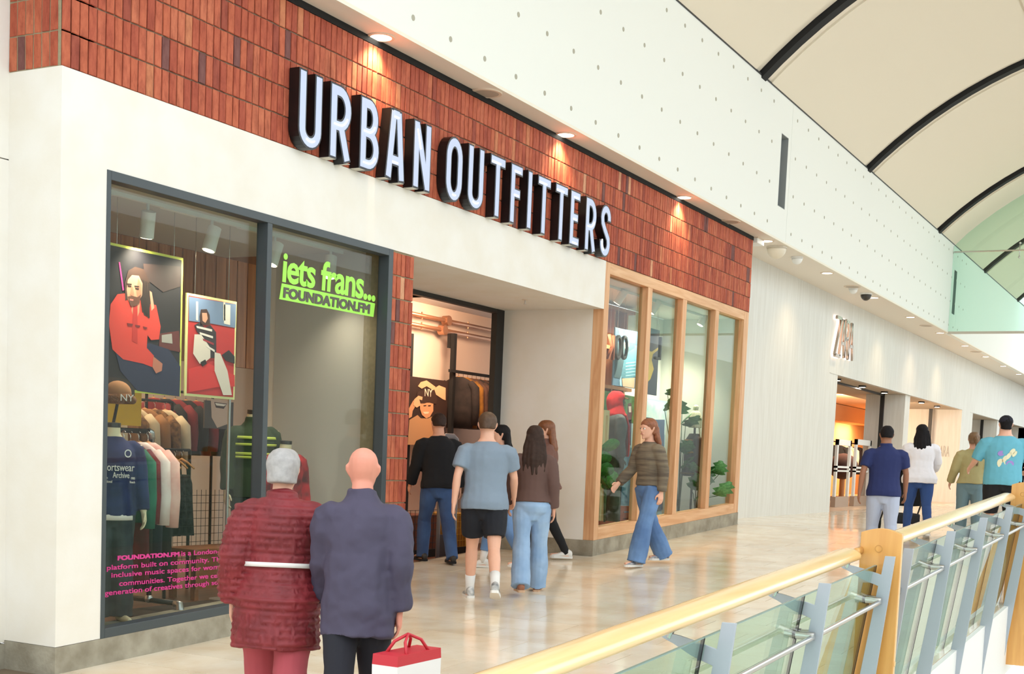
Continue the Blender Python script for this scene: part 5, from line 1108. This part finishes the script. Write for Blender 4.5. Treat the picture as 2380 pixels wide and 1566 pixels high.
t = thing('floor_mat', 'dark floor mat inside the left window', 'mat', (1.3, .45, FI)); MB().box(0, 1.7, 0, .45, .0, .012).build('mat', M('mat_dark', (44, 36, 32), rough=.95), t); MB().box(.02, 1.68, .02, .43, .012, .016).build('pile', M('mat_dark2', (52, 42, 38), rough=1), t)
t = thing('wire_grid', 'black wire grid panel low inside the left window', 'grid panel', (2.55, 1.35, FI)); 
for i in range(12): MB().tube([(i*.06, 0, .3), (i*.06, 0, .95)], .003, 4).build('wire', pipe_b, t)
for i in range(9): MB().tube([(0, 0, .34+i*.07), (.66, 0, .34+i*.07)], .003, 4).build('wire', pipe_b, t)
# ---------------------------------------------------------------- seen through the doorway
copper = M('copper_pipe', (190, 140, 110), rough=.35, metal=.7)
ya = 3.05; yb_ = 3.19
pa, pb = aty(957, 745, ya), aty(1145, 752, ya)
for k_, dz in enumerate((0, -.14)):
    t = thing('wall_pipe', ('upper' if not k_ else 'lower')+' copper pipe high on the wall inside the doorway', 'pipe', (8.4, ya, 3.08+dz)); MB().tube([(0, 0, 0), (3.2, 0, 0)], .028, 12).build('tube', copper, t, smooth=True)
    MB().tube([(1.4-.1*k_, -.05, 0), (1.4-.1*k_, .05, 0)], .07, 14).build('junction', copper, t)
    for xx in (.75, 2.0): MB().tube([(xx, 0, -.05), (xx, 0, .05)], .012, 8).build('clip', copper, t)
def upr(u, v, label):
    p = aty(u, v, 2.9); t = thing('rack_upright', label, 'clothes rack', (p[0], 2.9, FI)); MB().box(-.04, .03, -.03, .03, 0, p[2]-FI).build('post', blackmat, t)
    MB().box(-.02, .1, .03, .1, p[2]-FI-.2, p[2]-FI).build('bracket', blackmat, t)
upr(1056, 775, 'tall black rack upright on the wall inside the doorway'); upr(955, 775, 'black rack upright beside the brick pier inside the doorway')
p0, p1 = aty(1045, 861, 2.85), aty(1150, 868, 2.85); jm = [cl('black_jacket', (30, 26, 26), (48, 40, 38)), cl('brown_jacket', (92, 66, 54), (70, 50, 42)), cl('mustard_jacket', (150, 104, 36), (112, 74, 26))]
t = thing('clothes_rail', 'upper black rail of jackets inside the doorway', 'clothes rack', (p0[0], 2.85, p0[2])); MB().box(0, 2.0, -.02, .02, -.02, .02).build('bar', blackmat, t)
for i in range(7): garment('g', ['black jacket with cream cuffs', 'mustard lined black jacket', 'brown panelled jacket'][min(i, 2)]+(' on the doorway rail' if i < 2 else ' on the doorway rail, '+ORD[i]+' from the left'), 'jackets inside the doorway', p0[0]+.25+.125*i, 2.85, p0[2]-.05, jm[(0, 2, 1, 1, 0, 1, 0)[i]], .74, .5, .6)
p0 = aty(1050, 1000, 2.85); t = thing('clothes_rail', 'lower black rail of tops inside the doorway', 'clothes rack', (p0[0], 2.85, 1.32)); MB().box(0, 1.9, -.02, .02, -.02, .02).build('bar', blackmat, t)
for i in range(9): garment('g', 'grey and white top on the lower doorway rail, '+ORD[i]+' from the left', 'tops on the lower doorway rail', p0[0]+.2+.12*i, 2.85, 1.27, [cl('grey_top', (120, 116, 118)), cl('stripe_top', (190, 176, 166)), blackc][i % 3], .62, .44, .5)
t, *q = poster('wall_poster', 'sepia poster of a man in a cap raising his hands, inside the doorway', (950, 879), (1040, 880), (1037, 1035), (944, 1035), 2.8, C(52, 36, 30))
Do, Dk = (940, 700), 5.22; yp = 2.799; sk1, sk2 = C(214, 156, 112), C(232, 178, 132)
flat('hoodie_print', [(60, 1440), (160, 1380), (200, 1420), (290, 1420), (370, 1380), (430, 1450), (420, 1740), (40, 1740)], Do, Dk, yp-.001, C(196, 148, 102), t)
flat('sleeve_print', [(360, 1060), (420, 1020), (500, 1050), (500, 1200), (470, 1190), (380, 1130)], Do, Dk, yp-.001, C(222, 178, 134), t)
flat('sleeve_print', [(55, 1300), (110, 1200), (150, 1240), (100, 1330), (90, 1400), (55, 1420)], Do, Dk, yp-.001, sk1, t)
flat('hand_print', [(165, 1030), (200, 980), (270, 960), (340, 1010), (380, 1040), (350, 1080), (270, 1030), (210, 1060)], Do, Dk, yp-.002, sk2, t)
flat('hand_print', [(120, 1190), (170, 1145), (220, 1160), (215, 1200), (180, 1190), (200, 1260), (150, 1290), (110, 1260)], Do, Dk, yp-.004, sk2, t)
flat('face_print', [(190, 1230), (350, 1230), (350, 1330), (310, 1400), (265, 1420), (215, 1380), (190, 1310)], Do, Dk, yp-.003, sk1, t)
flat('hair_print', [(160, 1100), (250, 1075), (370, 1090), (400, 1180), (385, 1245), (340, 1240), (290, 1225), (240, 1240), (190, 1240), (150, 1150)], Do, Dk, yp-.0035, C(62, 44, 36), t)
flat('smile_print', [(225, 1340), (300, 1340), (290, 1362), (245, 1366)], Do, Dk, yp-.004, C(244, 214, 180), t)
for a in (230, 285): flat('eye_print', [(a, 1262), (a+36, 1258), (a+34, 1272), (a+4, 1276)], Do, Dk, yp-.004, C(60, 40, 32), t)
cp = aty(940+245/5.22, 700+1150/5.22, yp-.005); text_obj('cap_initials', 'NY', (cp[0]-t.location[0], -.006, cp[2]-t.location[2]), (1, 0, 0), (0, 0, 1), C(232, 214, 190), t, height=.1)
# security gate in the doorway
ga = aty(1028, 970, 1.75); gb = aty(1066, 970, 1.75); t = thing('security_gate', 'grey rounded security gate standing inside the doorway', 'security gate', (ga[0], 1.75, FI)); wg = gb[0]-ga[0]; hg_ = 1.58
fr_ = [(0, 0), (0, hg_-.12), (.02, hg_-.04), (.1, hg_), (wg-.1, hg_), (wg-.02, hg_-.04), (wg, hg_-.12), (wg, .1), (wg-.03, .03), (wg-.1, 0)]
MB().tube([(a, 0, b) for a, b in fr_]+[(0, 0, 0)], [.035]*11, 8, [.02]*11).build('frame', M('gate_grey', (120, 118, 122), rough=.4), t, smooth=True); MB().box(.03, wg-.03, -.008, .008, .03, .35).build('panel', M('gate_panel', (60, 52, 54), rough=.3), t)
for (u, lab, w_) in ((970, 'wire basket unit low inside the doorway beside the pier', .9), (1085, 'yellow wire basket unit low inside the doorway', .6)):
    p = aty(u, 1230, 2.3); t = thing('wire_basket', lab, 'basket', (p[0]-.4, 2.3, FI)); m_ = pipe_b if u < 1000 else M('yellow_wire', (196, 160, 44), rough=.5)
    for i in range(9): MB().tube([(i*w_/8, 0, .1), (i*w_/8, 0, .62)], .004, 4).build('wire', m_, t)
    for i in range(7): MB().tube([(0, 0, .1+i*.086), (w_, 0, .1+i*.086)], .004, 4).build('wire', m_, t)
    MB().box(0, w_, .02, .5, .1, .55).build('goods', cl('folded', (120, 72, 54)) if u < 1000 else cl('folded2', (170, 130, 60)), t); MB().box(-.02, w_+.02, -.02, .52, 0, .1).build('base', blackmat, t)
# ---------------------------------------------------------------- timber window goods
FD = .12
Ro, Rk = (1395, 620), 5.22
t, *q = poster('hanging_poster', 'blue poster of denim shorts hung behind the first timber pane', (1430, 761), (1497, 776), (1492, 908), (1424, 892), .8, C(92, 130, 160)); wires(t, *q, 3.5); yp = .8
flat('blue_sky', [(185, 740), (520, 800), (500, 960), (180, 900)], Ro, Rk, yp-.0005, C(70, 116, 158), t)
flat('jacket_print', [(195, 920), (300, 905), (420, 930), (430, 1330), (300, 1365), (170, 1340)], Ro, Rk, yp-.001, C(66, 92, 104), t)
flat('shorts_print', [(300, 1060), (430, 980), (430, 1330), (360, 1360), (250, 1345)], Ro, Rk, yp-.002, C(84, 138, 158), t)
for i in range(5): flat('crease_print', [(310, 1165+i*38), (425, 1150+i*38), (425, 1160+i*38), (310, 1176+i*38)], Ro, Rk, yp-.003, C(150, 200, 208), t)
flat('collar_print', [(285, 915), (345, 920), (350, 960), (305, 1015)], Ro, Rk, yp-.003, C(206, 212, 190), t); flat('thigh_print', [(265, 1355), (420, 1345), (412, 1470), (275, 1448)], Ro, Rk, yp-.003, C(224, 184, 156), t); flat('strap_print', [(235, 1380), (255, 1320), (265, 1445), (238, 1440)], Ro, Rk, yp-.003, C(170, 214, 236), t)
t, *q = poster('hanging_poster', 'dark blue poster with yellow clothes behind the second timber pane', (1506, 761), (1533, 767), (1527, 920), (1500, 915), .8, C(52, 62, 88)); wires(t, *q, 3.5)
flat('yellow_print', [(570, 1010), (625, 1030), (715, 970), (712, 1000), (640, 1060), (625, 1130), (650, 1240), (610, 1360), (575, 1400)], Ro, Rk, yp-.001, C(232, 196, 92), t)
t = thing('inside_lettering', 'dark letters hanging inside the timber window, seen from behind', 'lettering', (0, 0, 0))
for u in (1417, 1434.5, 1449, 1527):
    p = aty(u, 836, .72); MB().tube([(p[0], .73, p[2]+.3), (p[0], .73, 3.5)], .002, 5).build('wire', steel, t)
for ch, u in (('K', 1417), ('O', 1434.5), ('O', 1449), ('L', 1527)):
    p = aty(u, 836, .72); text_obj('hung_letter', ch, (p[0]+.11, .72, p[2]), (-1, 0, 0), (0, 0, 1), M('letter_brown', (120, 62, 36), rough=.6) if ch == 'K' else M('letter_dark', (36, 42, 48), rough=.6), t, width=.2, height=.34, bold=-.01, thick=.02)
t, *q = poster('backdrop_board', 'large painted backdrop of greenery and pale sky behind the mannequins', (1404, 905), (1549, 937), (1540, 1190), (1396, 1215), 1.15, C(168, 198, 208))
yq = 1.149
flat('foliage_print', [(1404, 907), (1490, 925), (1486, 985), (1402, 975)], (0, 0), 1, yq, M('print_foliage', (92, 140, 84), rough=.7, var=.5, vs=9, rgb2=(44, 96, 52)), t)
flat('water_print', [(1400, 1040), (1486, 1040), (1482, 1190), (1396, 1212)], (0, 0), 1, yq, M('print_water', (110, 160, 178), rough=.7, var=.5, vs=7, rgb2=(62, 110, 140)), t)
flat('sky_print', [(1500, 927), (1548, 937), (1546, 1010), (1496, 1000)], (0, 0), 1, yq, M('print_sky', (220, 234, 236), rough=.7, var=.3, vs=5, rgb2=(170, 206, 216)), t)
flat('blue_print', [(1497, 975), (1545, 975), (1540, 1185), (1494, 1195)], (0, 0), 1, yq-.001, C(64, 86, 124), t)
flat('hair_print', [(1459, 938), (1467, 936), (1470, 960), (1466, 985), (1458, 975)], (0, 0), 1, yq-.001, C(96, 46, 60), t); flat('face_print', [(1461, 944), (1467, 944), (1467, 958), (1462, 958)], (0, 0), 1, yq-.002, C(226, 206, 196), t); flat('dress_print', [(1458, 975), (1468, 975), (1466, 1035), (1453, 1030)], (0, 0), 1, yq-.001, C(70, 62, 96), t)
t, F = mannequin('dark mannequin in red scarf, grey jacket and green trousers in the timber window', 1429, 1000, .6, 0, D(-135), dict(name='jacket', mat=cl('slate_grey', (84, 92, 98), (66, 72, 78)), hem=.93, off=.03), dict(name='trousers', mat=cl('olive', (88, 98, 84), (64, 74, 64)), flare=.02), H=1.86, headed=True, floor_z=FD+.16)
red = M('red_wool', (206, 26, 36), rough=.95, var=.15, vs=20)
m = MB(); m.loft([ell(F.hp((0, yy_, z)), rx+.022, ry+.02, 16) for z, rx, ry, yy_ in ((-.1, .075, .085, -.03), (-.05, .08, .09, -.03), (.0, .08, .09, -.035), (.04, .082, .1, -.02), (.08, .07, .09, -.01), (.115, .045, .055, -.01), (.13, .015, .02, -.01))]); m.loft([ell(F.T((0, 0, z)), r, r*.95, 16) for z, r in ((1.40, .13), (1.46, .14), (1.53, .115), (1.57, .1))])
m.tube([F.T((.08, .1, 1.46)), F.T((.07, .15, 1.3)), F.T((.06, .16, 1.1)), F.T((.06, .16, .92))], [.05, .055, .06, .065], 10, [.02, .02, .02, .02]); fuse(m, 'scarf', red, t, .009, 3, .02, .5)
MB().loft([[F.hp((math.cos(a)*.07, .07+math.sin(a)*r_, .04+z)) for a in [math.pi*j/10 for j in range(11)]] for r_, z in ((0, .006), (.09, -.008), (.09, 0), (0, .014))], cap=False).build('cap_peak', M('tan_peak', (150, 104, 54), rough=.8), t)
MB().tube([(0, .12, -.16/F.k), (0, .12, .9)], .012, 8).build('stand_rod', blackmat, t); MB().box(-.25, .25, -.2, .2, -.16/F.k, -.001).build('plinth', M('pallet_wood', (150, 84, 52), rough=.7, var=.2, vs=6), t)
t = thing('easel_stand', 'pale slim timber frame at the left edge of the timber window', 'frame', (aty(1407, 1100, .45)[0], .45, FD)); pw_ = M('pale_frame', (220, 206, 160), rough=.6)
MB().box(-.12, -.07, 0, .04, 0, 1.75).build('upright', pw_, t); MB().box(.0, .05, 0, .04, 0, 1.75).build('upright', pw_, t); MB().box(-.07, 0, 0, .04, 1.68, 1.75).build('rail', pw_, t); MB().box(-.07, 0, 0, .04, .2, .27).build('rail', pw_, t)
t = thing('fair_isle_form', 'dark patterned sweater and cream bobble hat on a stand in the third pane', 'mannequin', (aty(1612, 1050, .5)[0], .5, FD), D(-140))
F = Fig(1.8, arm=(0, 0), el=(5, 5), ab=(10, 10), lean=0); t.scale = (F.k,)*3
m = MB(); m.loft(F.torso(.03, .86, 1.5, .05)); sleeve(F, m, 'long', .02); sw = fuse(m, 'sweater', cl('brown_knit', (62, 42, 40), (44, 30, 30)), t, .01, 4, .015, .5)
for z, h_, c_ in ((1.40, .012, (150, 112, 60)), (1.34, .014, (196, 164, 96)), (1.28, .012, (120, 84, 56)), (1.22, .016, (206, 158, 52)), (.9, .012, (150, 112, 60))): MB().loft(F.torso(.043, z-h_, z+h_, .05)).build('knit_band', cl('band%d' % c_[0], c_, vs=40, var=.5), t, smooth=True)
m = MB(); m.loft([ell((0, 0, z), r, r, 16) for z, r in ((1.60, .098), (1.66, .104), (1.75, .104), (1.82, .08), (1.87, .035))]).ball((0, 0, 1.9), .045); fuse(m, 'bobble_hat', M('cream_wool', (230, 224, 198), rough=.95, bump=.5, bs=80), t, .009, 3, .008, .6)
MB().tube([(.08, .04, 1.62), (.1, .06, 1.45), (.1, .1, 1.3), (.1, .12, 1.2)], .012, 8).ball((.1, .12, 1.17), .04).build('hat_cord', M('cream_wool', (230, 224, 198)), t, smooth=True)
MB().tube([(0, 0, .02), (0, 0, 1.62)], .018, 8).build('stand', blackmat, t); MB().tube([(0, 0, 0), (0, 0, .03)], .18, 20).build('stand_base', blackmat, t)
t, F = mannequin('headless mannequin in grey knit and dark blue trousers behind the second pane', 1506, 972, .75, 0, D(-160), dict(name='knit', mat=cl('grey_knit', (128, 128, 124)), hem=.85), dict(name='trousers', mat=cl('deep_blue', (52, 66, 108))), H=1.78, floor_z=FD+.1)
MB().box(-.25, .25, -.2, .2, -.1, 0).build('plinth', M('pallet_wood', (150, 84, 52)), t)
# plants
leafg = M('monstera_green', (104, 170, 104), rough=.45, var=.3, vs=8, rgb2=(66, 130, 76), rnd=.2); fig_g = M('fig_green', (86, 158, 70), rough=.35, var=.2, vs=8, rgb2=(56, 120, 48), rnd=.2); terra = M('terracotta', (178, 96, 70), rough=.85, var=.1, vs=8); stem_m = M('stem', (74, 96, 54), rough=.6)
def leafmesh(cut, mat):
    pts = []; n = 18
    for i in range(n):
        a = 2*math.pi*i/n; r = (.55+.45*abs(math.cos(a/2)))*(.55 if (cut and i % 2 and 2 < i < n-2) else 1); pts.append((math.sin(a)*.62*r, .5-math.cos(a)*.5*(1.0), 0))
    m = MB(); V = [(0, .45, .03)]+[(x, y, -.10*abs(x)+.0) for x, y, z in pts]; W = [(x, y, z-.004) for x, y, z in V]
    m.add(V+W, [(0, 1+i, 1+(i+1) % n) for i in range(n)]+[(n+1, n+2+(i+1) % n, n+2+i) for i in range(n)]+[(1+i, n+2+i, n+2+(i+1) % n, 1+(i+1) % n) for i in range(n)]); return m.mesh('leaf', mat, True)
mon, figl = leafmesh(True, leafg), leafmesh(False, fig_g)
def plant(label, u, y, z0, leaves, me, size, pot=True, trunk=True):
    p = aty(u, 1100, y); t = thing('potted_plant', label, 'plant', (p[0], y, z0)); random.seed(int(u))
    if pot: MB().loft([[(math.cos(2*math.pi*j/18)*r, math.sin(2*math.pi*j/18)*r, z) for j in range(18)] for r, z in ((.10, 0), (.145, .24), (.16, .24), (.16, .29), (.14, .29), (.13, .25))]).build('pot', terra, t, smooth=True, auto=True); MB().tube([(0, 0, .2), (0, 0, .255)], .132, 16).build('soil', M('soil', (56, 42, 34), rough=1), t)
    for (uu, vv) in leaves:
        q_ = aty(uu, vv, y+random.uniform(-.2, .2)*.6)
        if q_[0] > 12.95: q_ = atx(uu, vv, 12.95)
        q_ = q_-t.location; b_ = Vector((0, 0, .25 if pot else .0)); mid = b_.lerp(q_, .55)+Vector((0, 0, .12))
        MB().tube([b_, b_.lerp(mid, .5), mid, q_], [.012, .009, .007, .005], 6).build('stem', stem_m, t, smooth=True)
        link(me, 'leaf', t, q_, (random.uniform(.5, 1.1), random.uniform(-.5, .5), random.uniform(1.2, 3.4)), (size*random.uniform(.8, 1.15),)*3)
plant('tall monstera plant behind the second timber post', 1582, .8, FD, [(1552, 918), (1560, 945), (1585, 962), (1593, 990), (1580, 985), (1545, 955), (1590, 1075), (1585, 1090), (1583, 1050)], mon, .30)
plant('monstera in terracotta pot behind the third and fourth timber panes', 1622, .55, FD, [(1615, 1100), (1605, 1135), (1670, 1103), (1625, 1128), (1668, 1152), (1640, 1110), (1612, 1160)], mon, .34)
plant('fiddle leaf plant at the left edge of the timber window', 1410, .3, FD, [(1412, 1050), (1403, 1080), (1402, 1105), (1405, 1115), (1410, 1135), (1404, 1128)], figl, .26)
t = thing('wooden_crate', 'red brown slatted crate low in the timber window', 'crate', (aty(1478, 1190, .9)[0]-.2, 1.0, FD))
for i in range(4): MB().box(0, .6, 0, .02, .04+i*.1, .12+i*.1).build('slat', M('crate_wood', (140, 70, 42), rough=.7), t)
for xx in (0, .56): MB().box(xx, xx+.04, .02, .36, 0, .42).build('batten', M('crate_wood', (140, 70, 42)), t)
# ---------------------------------------------------------------- far shop interior
for i, (u, lab) in enumerate(((1962, 'white framed security gate at the far shop opening, nearer one'), (2008, 'white framed security gate at the far shop opening, behind the navy polo man'))):
    y = 1.5+i*.0; a, b = aty(u-17-i*2, 1020, y), aty(u+16, 1020, y); t = thing('security_gate', lab, 'security gate', (a[0], y, ZF)); w_ = min(b[0]-a[0], 1.7); h_ = a[2]-ZF
    for x0, x1, z0, z1_ in ((0, .12, .25, h_), (w_-.12, w_, 0, h_), (0, w_, h_-.14, h_), (0, w_, .95, 1.0), (0, w_, .86, .9)): MB().box(x0, x1, -.03, .03, z0, z1_).build('bar', white_m, t)
    MB().box(-.02, w_-.1, -.06, .06, 0, .25).build('base', M('gate_base', (176, 152, 132), rough=.5), t)
far = [(1942, 'black jacket', blackc), (1962, 'cream and black striped top', M('far_stripe', (236, 220, 190), rough=.9)), (1985, 'dark coats', cl('far_dark', (36, 26, 26))), (2004, 'tan top', cl('far_tan', (206, 140, 70)))]
t = thing('clothes_rail', 'long rail of clothes glowing inside the far shop', 'clothes rack', (32.0, 3.8, ZF+1.75)); MB().tube([(0, 0, 0), (8, 0, 0)], .02, 8).build('bar', blackmat, t)
for xx in (.05, 7.9): MB().tube([(xx, 0, 0), (xx, 0, -1.75)], .02, 8).build('upright', blackmat, t)
for i, (u, nm, mt) in enumerate(far):
    q = aty(u, 1060, 3.8); garment('g', nm+' on the rail inside the far shop', 'clothes inside the far shop', q[0], 3.8, ZF+1.664, mt, .9, .6, .5)
    garment('g', nm+' second on the rail inside the far shop', 'clothes inside the far shop', q[0]+.3, 3.8, ZF+1.664, mt, .9, .6, .5)
q = aty(1957, 1125, 3.0); t = thing('display_stand', 'display stand piled with dark brown bags in the far shop', 'display stand', (q[0], 3.0, ZF)); MB().box(-.5, .5, -.3, .3, 0, .12).build('base', M('oak_base', (176, 124, 76)), t); MB().tube([(0, 0, .12), (0, 0, .8)], .08, 12).build('stem', M('oak_base', (176, 124, 76)), t); MB().ball((0, 0, 1.0), (.75, .4, .38), 16, 10).build('bags', cl('far_brown', (58, 30, 26)), t, smooth=True)
for i in range(6):
    x = 23.0+i*2.3; t = thing('alcove_light', 'small black rimmed downlight in the far shop alcove ceiling, '+ORD[i]+' from the left', 'ceiling light', (x, .95, ZH), 0, 'downlights in the alcove ceiling'); MB().tube([(0, 0, 0), (0, 0, -.04)], .09, 14).build('rim', black, t); MB().tube([(0, 0, -.04), (0, 0, -.045)], .07, 14).build('lamp_disc', lampm, t)
